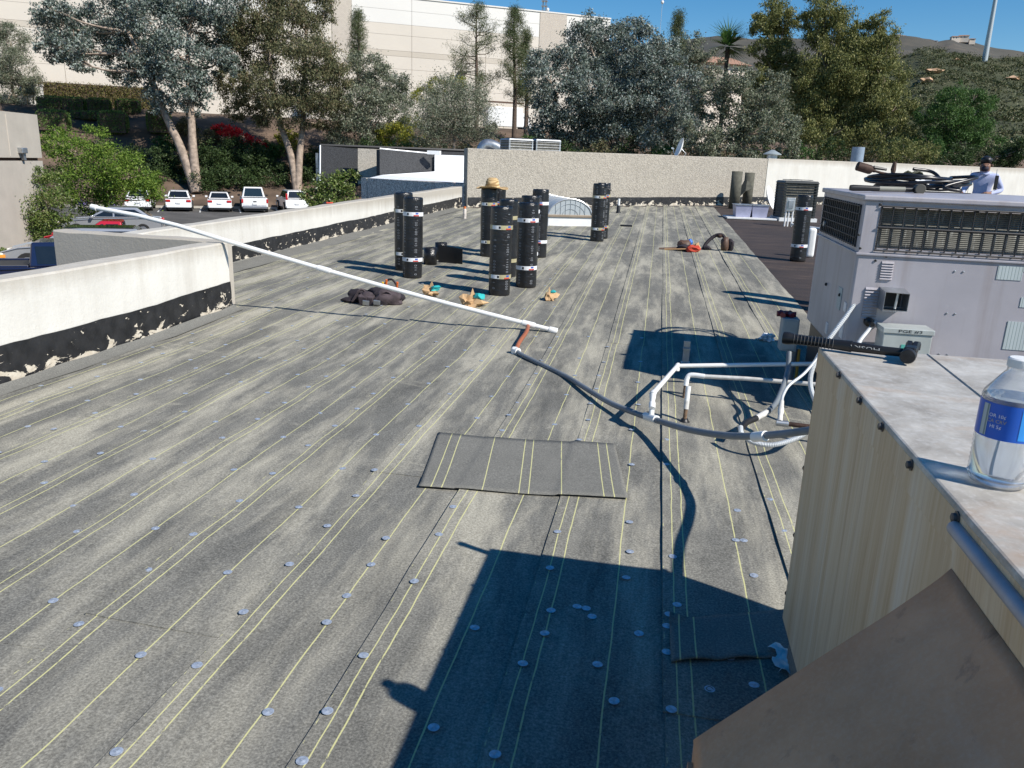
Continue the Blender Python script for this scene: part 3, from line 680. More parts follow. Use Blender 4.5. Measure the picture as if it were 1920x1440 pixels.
# flue hood
xa, za = front(1648, 537); xb, zb_ = front(1688, 578)
cx, cz = (xa+xb)/2, (za+zb_)/2; w2, h2 = (xb-xa)/2, (za-zb_)/2
hood = MB()
o_, i_ = [(cx-w2, 0, cz-h2), (cx+w2, 0, cz-h2), (cx+w2, 0, cz+h2), (cx-w2, 0, cz+h2)], [(cx-w2*.9, -.13, cz-h2*1.05), (cx+w2*1.05, -.13, cz-h2*.95), (cx+w2*1.05, -.13, cz+h2*.75), (cx-w2*.9, -.13, cz+h2*.8)]
hood.add(o_+i_, [(0, 1, 5, 4), (1, 2, 6, 5), (2, 3, 7, 6), (3, 0, 4, 7)]); o = hood.build('flue_hood', MT['galv'], ac); o.modifiers.new('s', 'SOLIDIFY').thickness = .004
MB().span((cx-w2*.8, -.02, cz-h2*.8), (cx+w2*.8, -.012, cz+h2*.8)).build('flue_opening', MT['black'], ac)
MB().tube([(cx+.01, -.1, cz-h2*.8), (cx+.015, -.1, cz+h2*.7)], .008, 6).build('flue_vane', MT['alu'], ac)
for (pxa, pya, pxb, pyb) in ((1870, 496, 1912, 524), (1888, 600, 1935, 656), (1916, 498, 1940, 508), (1913, 555, 1935, 575)):
    xa, za = front(pxa, pya); xb, zb_ = front(pxb, pyb); MB().span((xa, -.0035, zb_), (xb, .001, za)).build('sticker', MT['sticker'], ac)
for (y0, y1, z0, z1, m_) in ((.25, .37, .28, .43, 'sticker'), (.07, .16, .12, .24, 'tape_white'), (.07, .14, .30, .36, 'tape_white'), (.55, .62, .05, .13, 'tape_white')): MB().span((-.0035, y0, z0), (.001, y1, z1)).build('sticker', MT[m_], ac)
for y in (.3, .8): MB().lathe([(.012, 0), (.012, .01), (.006, .014)], (-.001, y, .38), 8, Euler((0, R_(-90), 0)).to_matrix()).build('screw', MT['black'], ac)
x, z = front(1627, 602); MB().lathe([(.03, 0), (.03, .04), (.015, .05), (.015, .12)], (x, 0, z), 12, Euler((R_(90), 0, 0)).to_matrix()).build('pipe_gland', MT['black'], ac, smooth=40)
x, z = front(1537, 400); 
MB().lathe([(.022, 0), (.022, .02)], (0, ACL-.25, .8), 12, Euler((0, R_(-90), 0)).to_matrix()).build('knob', MT['galv'], ac, smooth=40)

# torch, hose coil, mallet and board lying on the lid
LZ = 1.437
def lid(px, py, dz=0.): return atz(px, py, LZ+dz)
MT['hose_black'] = plain('black_gas_hose', (.010, .010, .012), .32); MT['rust'] = plain('rusty_steel', (.06, .034, .025), .7, .4, .5, 20, .3); MT['khaki'] = plain('khaki_cloth', (.10, .10, .065), .9)
c = at(1712, 345, 6.15); c.z = LZ+.025
pts = []
for i in range(5*20+1):
    a = i*2*math.pi/20; t = i/100; r_ = .33-.05*math.sin(t*9)
    pts.append(Vector((c.x+r_*1.0*math.cos(a)+.05*math.sin(t*5), c.y+.30*r_/.33*math.sin(a), c.z+t*.095+.012*math.sin(a*2+t*6))))
e_ = at(1770, 347, 5.75); pts += smoothpath([pts[-1], (c.x+.36, c.y-.25, c.z+.10), (e_.x, e_.y, LZ+.05), (e_.x+.12, e_.y+.0, LZ+.028), (e_.x+.05, e_.y+.10, LZ+.06), (c.x+.1, c.y-.1, LZ+.15), (c.x-.05, c.y-.12, LZ+.17)], 6)[1:]
hz = MB().tube(pts, .0125, 7).build('gas_hose', MT['hose_black'], smooth=60); hz.data.transform(Matrix.Translation(-c)); hz.location = c; tag(hz, 'coiled black gas hose piled on the lavender unit lid', 'hose')
P0 = at(1607, 311, 6.0); tr = thing('propane_torch', 'rusty roofing torch with bell burner lying on coiled hose', 'torch', at(1675, 330, 6.05))
o0 = tr.location.copy(); A, B2 = P0-o0, at(1634, 319, 6.0)-o0; dr = (B2-A).normalized(); Q = dr.to_track_quat('Z', 'Y').to_matrix()
MB().lathe([(.030, 0), (.034, .003), (.034, .10), (.030, .112), (.012, .125), (.012, .14)], A, 18, Q).build('burner', MT['rust'], tr, smooth=40)
MB().tube([B2, at(1652, 324, 6.02)-o0, at(1672, 328, 6.05)-o0, at(1700, 326, 6.05)-o0], .009, 8).build('lance', MT['rust'], tr, smooth=50)
MB().tube([at(1638, 314, 6.0)-o0, at(1662, 318, 6.02)-o0], [.014, .009], 8).build('pilot_handle', MT['black'], tr, smooth=40)
MB().tube([at(1674, 329, 6.05)-o0, at(1675, 318, 6.05)-o0, at(1678, 304, 6.05)-o0], [.012, .02, .013], 8).build('valve', MT['rust'], tr, smooth=40)
kh = MB().grid(lambda u, v: (.16*u, .10*v, .05*math.sin(math.pi*u)*(1-v)+.02*math.sin(u*9+v*5)), 8, 5).build('rag', MT['khaki'], smooth=60); kh.location = at(1690, 333, 6.0); kh.modifiers.new('s', 'SOLIDIFY').thickness = .006; tag(kh, 'khaki rag draped over the coiled gas hose', 'rag')
P0 = at(1722, 328, 6.0); sh_ = MB().poly([(0, 0, 0), (.15, -.02, -.045), (.10, -.03, -.075), (-.02, -.02, -.04)], (0, .05, .012)).build('metal_offcut', MT['galv']); sh_.location = P0; tag(sh_, 'bluish sheet metal scrap wedged on the coiled hose', 'metal sheet')
A, B2 = lid(1592, 352, .03), lid(1748, 367, .03); A.y = 5.52; 
A = at(1594, 352, 5.42); B2 = at(1735, 364, 5.42); A.z = max(A.z, LZ+.024); B2.z = LZ+.03; ml = thing('mallet', 'long handled mallet with grey taped grip lying along the lid edge', 'mallet', A)
d_ = B2-A
MB().tube([Vector((0, 0, 0)), d_*.04, d_*.38], [.019, .022, .018], 10).build('grip', MT['black'], ml, smooth=40); MB().tube([d_*.38, d_*.72], .0165, 10).build('taped_shaft', plain('grey_tape', (.24, .24, .20), .6), ml, smooth=40); MB().tube([d_*.72, d_*.9], .015, 10).build('shaft', MT['black'], ml, smooth=40)
MB().tube([d_*.92+Vector((-.01, -.05, .004)), d_*.92+Vector((0, .05, .004))], .034, 14).build('head', plain('worn_rubber', (.10, .095, .08), .8), ml, bevel=.004)
bd = MB().poly([(0, 0, 0), (.62, -.02, 0), (.60, .06, 0), (0, .30, 0)], (0, 0, .006)).build('rubber_mat', MT['black']); bd.location = at(1640, 360, 5.6); bd.location.z = LZ+.012; tag(bd, 'flat black rubber mat under the gas hose', 'mat')

# ------------------------------------------------------------------ tan unit beside the camera
def tanside():
    t = NT('stained_tan_paint', .55); v = t.coord('World')
    st = t.noise(t.coord('World', (1, 9, .4)), 1.3, 9, .74, .35); st2 = t.noise(t.coord('World', (1, 38, .5)), 1., 5, .7)
    b = t.ramp(st, [(.28, (.42, .235, .11)), (.44, (.60, .42, .245)), (.56, (.68, .52, .345)), (.70, (.74, .64, .52))])
    b = t.mix(t.ramp(st2, [(.50, 0.), (.70, .6)]), b, (.40, .22, .11)); b = t.mix(t.ramp(t.noise(v, 3.5, 6, .6), [(.5, 0.), (.75, .5)]), b, (.66, .48, .29))
    t.col(b); t.bump(t.noise(v, 9, 4), .1, .01); return t.m
def tantop():
    t = NT('chalky_galvanised_top', .55, .15); v = t.coord('World')
    b = t.ramp(t.noise(v, 7, 8, .68, .3), [(.3, (.29, .26, .22)), (.52, (.47, .44, .39)), (.72, (.66, .63, .57))])
    b = t.mix(t.ramp(t.noise(t.coord('World', (1, 1.6, 1)), 4.2, 7, .65, .6), [(.54, 0.), (.74, .6)]), b, (.42, .27, .16)); b = t.mix(t.ramp(t.noise(v, 60, 4, .7), [(.5, 0.), (.75, .5)]), b, (.66, .65, .63)); t.col(b); t.bump(t.noise(v, 40, 5, .7), .15, .006); return t.m
def brownhood():
    t = NT('brown_hood_paint', .6); v = t.coord('World')
    b = t.ramp(t.noise(v, 5, 6, .6), [(.3, (.46, .225, .105)), (.7, (.66, .35, .185))]); b = t.mix(t.ramp(t.noise(v, 130, 3, .7), [(.45, 0.), (.8, .3)]), b, (.60, .44, .33))
    b = t.mix(t.ramp(t.noise(t.coord('World', (4, .5, 1)), 2.5, 5, .6), [(.52, 0.), (.72, .35)]), b, (.62, .44, .33)); b = t.mix(t.ramp(t.noise(v, 11, 7, .7, .5), [(.6, 0.), (.72, .6)]), b, (.20, .09, .045)); t.col(b); t.bump(t.math('ADD', t.noise(v, 5, 4), t.math('MULTIPLY', t.noise(v, 70, 4), .15)), .25, .02); return t.m
MT['tan'] = tanside(); MT['tantop'] = tantop(); MT['brown'] = brownhood()
UX, UY, UZ, UW = .497, 2.41, 1.06, .72
ut = thing('tan_unit', 'streaked tan sheet metal unit with mottled top, hammer and water bottle on it', 'air conditioner', (UX+UW/2, .9, 0))
def up(o): o.data.transform(Matrix.Translation(-ut.location)); o.parent = ut; return o
up(MB().span((UX+.004, -1.0, .16), (UX+UW-.004, UY-.006, UZ-.03)).build('cabinet', MT['tan'], bevel=.004))
up(MB().span((UX, -1.002, UZ-.075), (UX+.0025, UY-.002, UZ-.012)).build('rim_flange', MT['tan'], bevel=.001))
up(MB().span((UX+.0, -1.004, UZ-.016), (UX+UW, UY, UZ)).build('top_panel', MT['tantop'], bevel=.005))
up(MB().span((UX+.03, -.95, -.01), (UX+UW-.03, UY-.03, .17)).build('roof_curb', MT['membrane_fresh']))
a, c = atz(1726, 655, UZ), atz(1853, 754, UZ); a.y = UY-.01; d_ = (c-a).normalized()
up(MB().tube([a, a+d_*1.2], .004, 6).build('top_seam', MT['tantop']))
MT['bolt'] = plain('dark_bolt', (.12, .11, .105), .5, .6)
def bolt(p, rot, r=.0085):
    o = MB().lathe([(r*1.5, 0), (r*1.5, .002), (r, .0025), (r, .008), (r*.6, .0095)], p, 8, Euler(rot).to_matrix()).build('bolt', MT['bolt']); return up(o)
for px, py in ((1575, 703), (1614, 751), (1655, 800), (1709, 872), (1795, 971)): p = onx(px, py, UX-.0005); bolt(p, (0, R_(-90), 0), .0075)
for px, py in ((1506, 878), (1492, 1004), (1478, 1113)): p = ony(px+3, py, UY-.002); p.x = UX+.012; bolt(p, (R_(-90), 0, 0), .007)
# rolled bead and the sloping hood
h0 = onx(1795, 990, UX); h1 = onx(1930, 1155, UX); z_b = (h0.z+h1.z)/2
up(MB().tube([(UX-.004, h0.y, h0.z), (UX-.004, -1.0, h0.z)], .012, 10).build('rain_bead', MT['lav'], smooth=50))
f0 = onx(1787, 1066, UX); O1 = ony(1303, 1388, f0.y)
up(MB().hexa([(UX-.001, -1, f0.z-.004), (UX-.002, -1, f0.z+.0), (UX-.002, f0.y, f0.z), (UX-.001, f0.y, f0.z-.004)], [(UX-.001, -1, h0.z-.01), (UX-.006, -1, h0.z-.01), (UX-.006, f0.y+.012, h0.z-.01), (UX-.001, f0.y+.012, h0.z-.01)]).build('hood_flange', MT['tan']))
from mathutils import noise as mnz
def mathnoise(a, c): return mnz.noise(Vector((a, c, 3.3)))
b = MB()
b.grid(lambda u, v: (UX-.003+(O1.x-UX)*u, f0.y-(f0.y+1.0)*v, f0.z+(O1.z-f0.z)*(u**.9)+.012*math.sin(math.pi*u)+.004*mathnoise(u*4, v*7)*min(1, u*6)), 28, 24)
o = up(b.build('hood_top', MT['brown'], smooth=60)); o.modifiers.new('s', 'SOLIDIFY').thickness = .003
up(MB().span((O1.x-.002, -1.0, O1.z-.30), (O1.x+.001, f0.y-.002, O1.z+.001)).build('hood_lip', MT['brown']))
up(MB().span((O1.x-.012, -1.0, O1.z-.30), (O1.x-.0025, f0.y-.03, O1.z-.022)).build('hood_edge_strip', MT['brown']))
pts = [(UX-.003, f0.y-.003, f0.z-.02), (O1.x+.004, f0.y-.003, O1.z-.01), (O1.x+.004, f0.y-.003, O1.z-.30), (UX-.003, f0.y-.003, O1.z-.30)]
up(MB().poly(pts, (0, .002, 0)).build('hood_side', MT['brown']))
b = MB(); b.grid(lambda u, v: (UX-.004-.03*u*(.55+.25*math.sin(v*23)+.2*math.sin(v*61)), f0.y-.01-.9*v, f0.z+(O1.z-f0.z)*((.004+.03*u*(.55+.25*math.sin(v*23)+.2*math.sin(v*61)))/(UX-O1.x))**.9+.012*math.sin(math.pi*(.004+.03*u)/(UX-O1.x))+.004*(1-u)), 4, 30)
up(b.build('rust_scab', (lambda t: (t.col(t.ramp(t.noise(t.coord('World'), 30, 6, .7), [(.3, (.16, .06, .025)), (.6, (.36, .19, .10)), (.8, (.55, .40, .28))])), t.m)[1])(NT('rust_crust', .9)), smooth=60))
# white sealant smeared at the foot of the corner
c = rf(1478, 1246); b = MB(); rr = random.Random(5)
b.grid(lambda u, v: (c.x-.05+.13*u+.012*math.sin(v*11), c.y-.10+.15*v+.015*math.sin(u*9), .032+.13*max(0, u-.45)*1.5+.008*math.sin(u*13+v*17)), 10, 10)
up(b.build('sealant', plain('white_sealant', (.74, .74, .73), .45, var=.1), smooth=60))

# hammer
A = atz(1469, 633, UZ+.02); B2 = atz(1706, 664, UZ+.022); d_ = (B2-A); L = d_.length; ang = math.atan2(d_.y, d_.x)
hm = thing('claw_hammer', 'black claw hammer with ringed rubber grip lying over the tan unit corner', 'hammer', A, ang); hm.rotation_euler = (0, -math.asin(d_.z/L), ang)
MT['grip'] = plain('ringed_rubber_grip', (.013, .013, .014), .4); MT['forged'] = plain('worn_forged_steel', (.035, .035, .037), .42, .6, .35, 40, .2, 60)
pts, rs = [], []
for i in range(40):
    x = L*.56*i/39; rs.append(.0165+.0028*math.exp(-((x-.012)/.014)**2)-.0025*math.sin(math.pi*i/39)); pts.append((x, 0, 0))
MB().tube(pts, rs, 14).build('grip', MT['grip'], hm, smooth=50)
for i in range(12): MB().lathe([(.0158, -.0011), (.0172, 0), (.0158, .0011)], (.03+i*.0098, 0, 0), 16, Euler((0, R_(90), R_(12))).to_matrix(), caps=False).build('grip_ring', plain('grey_ring', (.06, .06, .062), .5) if i == 0 else bpy.data.materials['grey_ring'], hm, smooth=50)
MB().tube([(L*.56, 0, 0), (L*.8, 0, 0), (L*.98, 0, .002)], [.0145, .0125, .012], 12).build('shaft', MT['black'], hm, smooth=50)
MB().box((L, .0, .004), (.034, .052, .036)).build('head_block', MT['forged'], hm, bevel=.007)
MB().lathe([(.0155, 0), (.0145, .012), (.0195, .020), (.0205, .034), (.0185, .039), (.0, .0395)], (L, -.022, .004), 18, Euler((R_(90), 0, 0)).to_matrix()).build('striking_face', MT['forged'], hm, smooth=35)
for sx in (-1, 1): MB().tube([(L+sx*.006, .02, .006), (L+sx*.008, .05, .020), (L+sx*.012, .075, .018), (L+sx*.015, .10, -.004)], [.012, .010, .007, .002], 6).build('claw', MT['forged'], hm, smooth=50)
def text_mesh(name, s, size, mat, parent=None, ext=0., font=None):
    cu = bpy.data.curves.new(name, 'FONT'); cu.body = s; cu.size = size; cu.extrude = ext; cu.align_x = 'CENTER'; cu.align_y = 'CENTER'; cu.resolution_u = 2
    tmp = bpy.data.objects.new(name+'_tmp', cu); COL.objects.link(tmp); dg = bpy.context.evaluated_depsgraph_get(); me = bpy.data.meshes.new_from_object(tmp.evaluated_get(dg)); bpy.data.objects.remove(tmp); bpy.data.curves.remove(cu)
    me.name = name; me.materials.clear(); me.materials.append(mat); o = bpy.data.objects.new(name, me); COL.objects.link(o)
    if parent: o.parent = parent
    return o
o = text_mesh('lettering', 'HUSKY', .019, MT['white_paint'], hm); o.location = (L*.66, -.0135, .003); o.rotation_euler = (R_(62), R_(180), 0); o.scale = (1.4, 1, 1)
tag(o, kind='stuff')

# water bottle
def plastic():
    m = bpy.data.materials.new('clear_plastic'); m.use_nodes = True; n = m.node_tree; n.nodes.clear()
    out = n.nodes.new('ShaderNodeOutputMaterial'); tr_ = n.nodes.new('ShaderNodeBsdfTransparent'); gl = n.nodes.new('ShaderNodeBsdfGlossy'); gl.inputs['Roughness'].default_value = .08; df = n.nodes.new('ShaderNodeBsdfDiffuse'); df.inputs[0].default_value = (.8, .85, .9, 1)
    lw = n.nodes.new('ShaderNodeLayerWeight'); lw.inputs[0].default_value = .35; mx = n.nodes.new('ShaderNodeMixShader'); m2 = n.nodes.new('ShaderNodeMixShader'); m2.inputs[0].default_value = .13
    tr_.inputs[0].default_value = (.93, .95, .97, 1)
    n.links.new(lw.outputs['Facing'], mx.inputs[0]); n.links.new(tr_.outputs[0], mx.inputs[1]); n.links.new(gl.outputs[0], mx.inputs[2]); n.links.new(mx.outputs[0], m2.inputs[1]); n.links.new(df.outputs[0], m2.inputs[2]); n.links.new(m2.outputs[0], out.inputs[0]); return m
MT['plastic'] = plastic()
Pb = atz(1868, 905, UZ); k = 1.44
bt = thing('water_bottle', 'half full clear plastic water bottle with blue label on the tan unit', 'bottle', Pb)
R0 = .0325*k; kz = k*.70
prof = [(R0*.72, 0), (R0*.9, .004), (R0, .016)]
for i in range(8): z = .016*kz+i*.008*kz; prof += [(R0*.965, z), (R0*1.0, z+.004*kz)]
prof += [(R0*.985, .083*kz), (R0*.985, .145*kz), (R0*1.0, .148*kz), (R0*.93, .158*kz), (R0*.74, .170*kz), (R0*.5, .186*kz), (R0*.4, .192*kz), (R0*.38, .2*kz)]
MB().lathe(prof, n=32, caps=True).build('bottle_shell', MT['plastic'], bt, smooth=70)
MB().lathe([(R0*.70, .003), (R0*.94, .014), (R0*.94, .096*kz), (R0*.95, .140*kz), (R0*.93, .150*kz)], n=32).build('water', (lambda t: (t.col((.96, .98, 1.)), t.inp(t.b, 'Transmission Weight', 1.), t.inp(t.b, 'IOR', 1.33), t.m)[-1])(NT('water', .02)), bt, smooth=60)
MB().lathe([(R0*.42, .199*kz), (R0*.43, .2*kz), (R0*.43, .212*kz), (R0*.38, .214*kz), (0, .214*kz)], n=20).build('cap', MT['white_paint'], bt, smooth=40)
b = MB(); arc_patch(b, R0*1.0, 0, 2*math.pi, .085*kz, .143*kz, 32); lb = b.build('label', plain('blue_bottle_label', (.01, .11, .55), .3, var=.1), bt, smooth=60)
b = MB(); aa = math.atan2(-Pb.y, -Pb.x); arc_patch(b, R0*1.008, aa+.35, aa+1.6, .089*kz, .139*kz, 10); b.build('label_panel', plain('light_blue_panel', (.03, .30, .80), .3), lb, smooth=60)
b = MB(); arc_patch(b, R0*1.01, aa-.95, aa-.68, .088*kz, .140*kz, 4); b.build('label_code', MT['sticker'], lb)
for s_, zz, mm in (('OR 10¢', .1235, 'tape_white'), ('CA CRV', .1145, 'tape_tan'), ('HI 5¢', .1055, 'tape_white')):
    o = text_mesh('label_text', s_, .0125*k*.46, MT[mm], lb)
    for v in o.data.vertices:
        a_ = aa-.38+v.co.x/R0; z_ = zz*kz+v.co.y; v.co = (R0*1.012*math.cos(a_), R0*1.012*math.sin(a_), z_)
    tag(o, kind='stuff')

# ------------------------------------------------------------------ pipes and hoses
MT['pvc'] = plain('white_pvc', (.80, .80, .78), .35, var=.05); MT['pvc_dirty'] = plain('dirty_white_pipe', (.62, .60, .56), .5, var=.2, scale=20)
MT['grey_hose'] = plain('grey_hose', (.16, .18, .20), .5, var=.2); MT['red_hose'] = plain('red_brown_hose', (.34, .11, .05), .55); MT['grey_box'] = plain('grey_box_paint', (.30, .34, .35), .5, .1)
def local(o, p): o.data.transform(Matrix.Translation(-Vector(p))); o.location = p; return o
def part(o, root): o.data.transform(root.matrix_world.inverted() if False else Matrix.Translation(-root.location)); o.parent = root; return o
A = rf(1041, 626)+Vector((0, 0, .028)); Bp = Vector((PX1-.02, PYE-.10, .742)); d_ = Bp-A
lo, hi = 1., 2.5
for _ in range(40):
    mid = (lo+hi)/2; q = RC.T @ (np.array(A+d_*mid)-CAMP); px = 960+FPX*q[0]/q[2]
    if px > 181: lo = mid
    else: hi = mid
E_ = A+d_*lo; E_.z -= .03
pp = thing('pvc_pipe', 'long white PVC pipe leaning from the roof over the near parapet corner', 'pipe', A)
path = [A.lerp(Bp, t)+Vector((0, 0, -.025*math.sin(math.pi*t))) for t in [i/10 for i in range(11)]]+[Bp.lerp(E_, t)+Vector((0, 0, .03*math.sin(math.pi*t))) for t in (.33, .66, 1)]
part(MB().tube(path, .022, 12).build('pipe', MT['pvc'], smooth=50), pp)
def coupling(t0, t1, r=.029, name='coupling'):
    a, c = A.lerp(Bp, t0)+Vector((0, 0, -.025*math.sin(math.pi*t0))), A.lerp(Bp, t1)+Vector((0, 0, -.025*math.sin(math.pi*t1))); part(MB().tube([a, a.lerp(c, .1), a.lerp(c, .9), c], [r*.9, r, r, r*.9], 14).build(name, MT['pvc'], smooth=40), pp)
coupling(.058, .095); coupling(.66, .70); coupling(-.006, .018, .030, 'end_cap')
part(MB().tube([E_, E_+(E_-Bp).normalized()*.06], [.03, .028], 12).build('end_cap', MT['pvc'], smooth=40), pp)
# red-brown link and grey hose
H1 = rf(967, 664); T1 = A.lerp(Bp, .078)
o = MB().tube(smoothpath([T1+Vector((0, 0, -.02)), T1.lerp(H1, .35)+Vector((.02, .0, .015)), T1.lerp(H1, .75)+Vector((0, 0, .03)), H1+Vector((0, 0, .03))]), .019, 8).build('link_hose', MT['red_hose'], smooth=60); local(o, H1); tag(o, 'short red-brown hose joining the white PVC pipe to the grey hose', 'hose')
gh = thing('drain_hose', 'long grey drain hose arching off the roof to the tan unit', 'hose', H1)
hp = smoothpath([H1+Vector((0, 0, .03)), (-.96, 6.22, .03), (-.58, 5.72, .03), (-.24, 5.08, .055), (-.06, 4.78, .085), (.09, 4.57, .11), (.30, 4.18, .19), (.51, 3.80, .31), (.76, 3.41, .50), (.93, 3.10, .68), (1.05, 2.75, .84), (1.1, 2.40, .90)], 5)
part(MB().tube(hp, .0185, 10).build('hose', MT['grey_hose'], smooth=60), gh)
part(MB().tube([H1+Vector((-.02, .01, .03)), H1+Vector((.025, -.03, .03))], .031, 12).build('hose_end', MT['pvc'], smooth=40), gh); part(MB().lathe([(.03, 0), (.03, .05), (.02, .06)], H1+Vector((-.01, 0, 0)), 12).build('elbow', MT['pvc'], smooth=40), gh)
hT = Vector((.06, 4.62, .105)); dT = (Vector((.30, 4.18, .19))-Vector((-.06, 4.78, .085))).normalized()
part(MB().tube([hT-dT*.07, hT+dT*.06], .025, 12).build('tee', MT['pvc'], smooth=40), gh)
h8 = Vector((.56, 3.71, .345)); dT2 = Vector((.25, -.39, .19)).normalized(); part(MB().tube([h8-dT2*.045, h8+dT2*.04], .0245, 12).build('coupling', MT['pvc'], smooth=40), gh)
# PVC riser off the tee, then the long run in the shade
v1 = hT+Vector((.02, .01, .20)); v1 = at(1224, 738, 4.78); v2 = at(1270, 686, 5.85); v3 = at(1476, 683, 5.75)
rz_ = thing('condensate_pipe', 'white PVC drain pipe rising from the grey hose and running into shade', 'pipe', hT)
part(MB().tube([hT, v1], .0165, 10).build('riser', MT['pvc'], smooth=50), rz_); part(MB().tube([v1, v2], .016, 10).build('diagonal', MT['pvc'], smooth=50), rz_); part(MB().tube([v2, v3, v3+(v3-v2)*.25], .0155, 10).build('run', MT['pvc'], smooth=50), rz_)
for p_ in (v1, v2): part(MB().tube([p_+Vector((-.0, 0, -.035)), p_, p_+(v2-v1).normalized()*.04], [.019, .021, .019], 10).build('elbow', MT['pvc'], smooth=50), rz_)
part(MB().tube([hT+Vector((0, 0, .06)), hT.lerp(v1, .62)], .020, 10).build('coupling', MT['pvc'], smooth=40), rz_)
G_ = rf(1284, 694); o = thing('pipe_support', 'small grey strut bracket carrying the shaded PVC pipe', 'bracket', G_)
MB().box((0, .03, .03), (.07, .07, .06)).build('foot', MT['galv'], o, bevel=.004); MB().box((0, .03, .13), (.05, .012, .2)).build('post', MT['galv'], o); MB().box((0, .03, .17), (.055, .06, .012)).build('clip', MT['galv'], o)
# capped stand pipe and elbow pipe
S0 = rf(1283, 793); S1 = at(1291, 724, (RC.T @ (np.array(S0)-CAMP))[2]-.02); sp_ = thing('stand_pipe', 'short rusty stand pipe with white cap near the grey hose', 'pipe', S0)
part(MB().tube([S0, S0.lerp(S1, .42)], [.012, .0135], 10).build('rusty_pipe', plain('rusty_pipe', (.20, .13, .08), .8, .2, .6, 30, .4), smooth=40), sp_); part(MB().tube([S0.lerp(S1, .38), S0.lerp(S1, .62)], .0175, 10).build('sleeve', MT['pvc_dirty'], smooth=40), sp_); part(MB().tube([S0.lerp(S1, .6), S1], [.0155, .0165], 12).build('cap', MT['pvc'], smooth=40), sp_)
part(MB().lathe([(.05, 0), (.028, .012), (.02, .03)], S0, 12).build('boot', MT['black'], smooth=40), sp_)
E0 = rf(1283, 747); de = (RC.T @ (np.array(E0)-CAMP))[2]; E1_ = at(1288, 704, de); E2_ = at(1400, 710, de-.12); E3_ = at(1545, 722, de-.35)
ep = thing('gas_pipe', 'peeling white pipe with elbow on a rusty riser', 'pipe', E0)
part(MB().tube([E0, E0.lerp(E1_, .6)], .015, 10).build('riser', bpy.data.materials['rusty_pipe'], smooth=40), ep); part(MB().tube(smoothpath([E0.lerp(E1_, .55), E0.lerp(E1_, .9)+Vector((.005, 0, 0)), E1_+Vector((.03, 0, .006)), E1_.lerp(E2_, .3)], 4), .018, 10).build('elbow', MT['pvc'], smooth=50), ep); part(MB().tube([E1_.lerp(E2_, .25), E2_, E3_], .0145, 10).build('run', MT['pvc_dirty'], smooth=50), ep)
# disconnect with the red handle
Q0 = rf(1484, 718); dq = (RC.T @ (np.array(Q0)-CAMP))[2]-.1; a, c = at(1459, 654, dq), at(1494, 592, dq)
db = thing('switch_box', 'grey switch box with dark red knob on a conduit post', 'electrical box', Q0)
part(MB().span((a.x, a.y-.07, a.z), (c.x, a.y+.06, c.z)).build('box', MT['grey_box'], bevel=.006), db)
part(MB().span((a.x+.012, a.y-.076, a.z+.014), (c.x-.012, a.y-.07, c.z-.014)).build('cover', MT['grey_box'], bevel=.003), db)
kb = at(1474, 592, dq-.03); MTr = plain('dark_red_plastic', (.16, .012, .02), .4); vs = MB(); n = 30
vs.lathe([(.02, -.012), (.03, 0), (.03, .016), (.018, .026)], kb+Vector((0, 0, .01)), 16); part(vs.build('knob_hub', MTr, smooth=40), db)
for i in range(6): q = i*math.pi/3; part(MB().tube([kb+Vector((0, 0, .014)), kb+Vector((.068*math.cos(q), .068*math.sin(q), .012))], [.016, .022], 8).build('knob_lobe', MTr, smooth=50), db)
part(MB().tube([Vector((a.x+.12, a.y, a.z+.01)), Vector((a.x+.11, a.y, .0))], .022, 10).build('post', MT['grey_hose'], smooth=40), db); part(MB().tube([Vector((a.x+.15, a.y, a.z+.01)), Vector((a.x+.155, a.y, .05))], .012, 8).build('yellow_cable', plain('ochre_cable', (.5, .28, .05), .5), smooth=40), db)
# cables
def cable(name, pxs, r, mat, lab, cat='cable', rib=False):
    P = smoothpath([at(*p) for p in pxs], 10 if not rib else 26); rs = r
    if rib: rs = [r*(1.0 if i % 2 else .8) for i in range(len(P))]
    o = MB().tube(P, rs, 9).build(name, mat, smooth=None if rib else 60); local(o, P[-1]); return tag(o, lab, cat)
MT['flex'] = plain('grey_flexible_conduit', (.55, .57, .58), .4, .1)
cable('flexible_conduit', [(1607, 526, 5.42), (1613, 545, 5.25), (1597, 578, 5.2), (1570, 615, 5.15), (1545, 650, 5.1), (1524, 690, 5.05), (1520, 725, 5.0), (1535, 770, 4.9)], .0165, MT['flex'], 'ribbed grey conduit curving down from the rooftop unit', 'conduit', True)
cable('flexible_conduit', [(1540, 793, 4.55), (1520, 806, 4.5), (1490, 823, 4.45), (1450, 834, 4.42), (1415, 830, 4.45), (1392, 815, 4.5), (1388, 800, 4.55)], .0155, MT['flex'], 'ribbed grey conduit looping on the roof below the drain hose', 'conduit', True)
cable('power_cable', [(1480, 660, 5.3), (1476, 700, 5.25), (1458, 750, 5.0), (1440, 772, 4.85)], .017, MT['grey_hose'], 'thick grey cable dropping from the switch box')
cable('power_cable', [(1438, 773, 4.84), (1418, 784, 4.78)], .019, MT['pvc_dirty'], 'pale sleeve on the cable from the switch box'); cable('power_cable', [(1418, 784, 4.78), (1400, 792, 4.7), (1388, 805, 4.6)], .019, MT['black'], 'black rubber end of the switch box cable')
cable('flexible_conduit', [(1545, 655, 5.0), (1510, 698, 4.95), (1480, 722, 4.9), (1468, 742, 4.85), (1466, 755, 4.82)], .0095, MT['flex'], 'thin steel conduit running to the white valve fitting', 'conduit')
fv = thing('valve_fitting', 'white valve fitting with a rusty side pipe near the tan unit', 'valve', rf(1464, 797)); p0 = at(1466, 752, 4.8); p1 = at(1462, 790, 4.72)
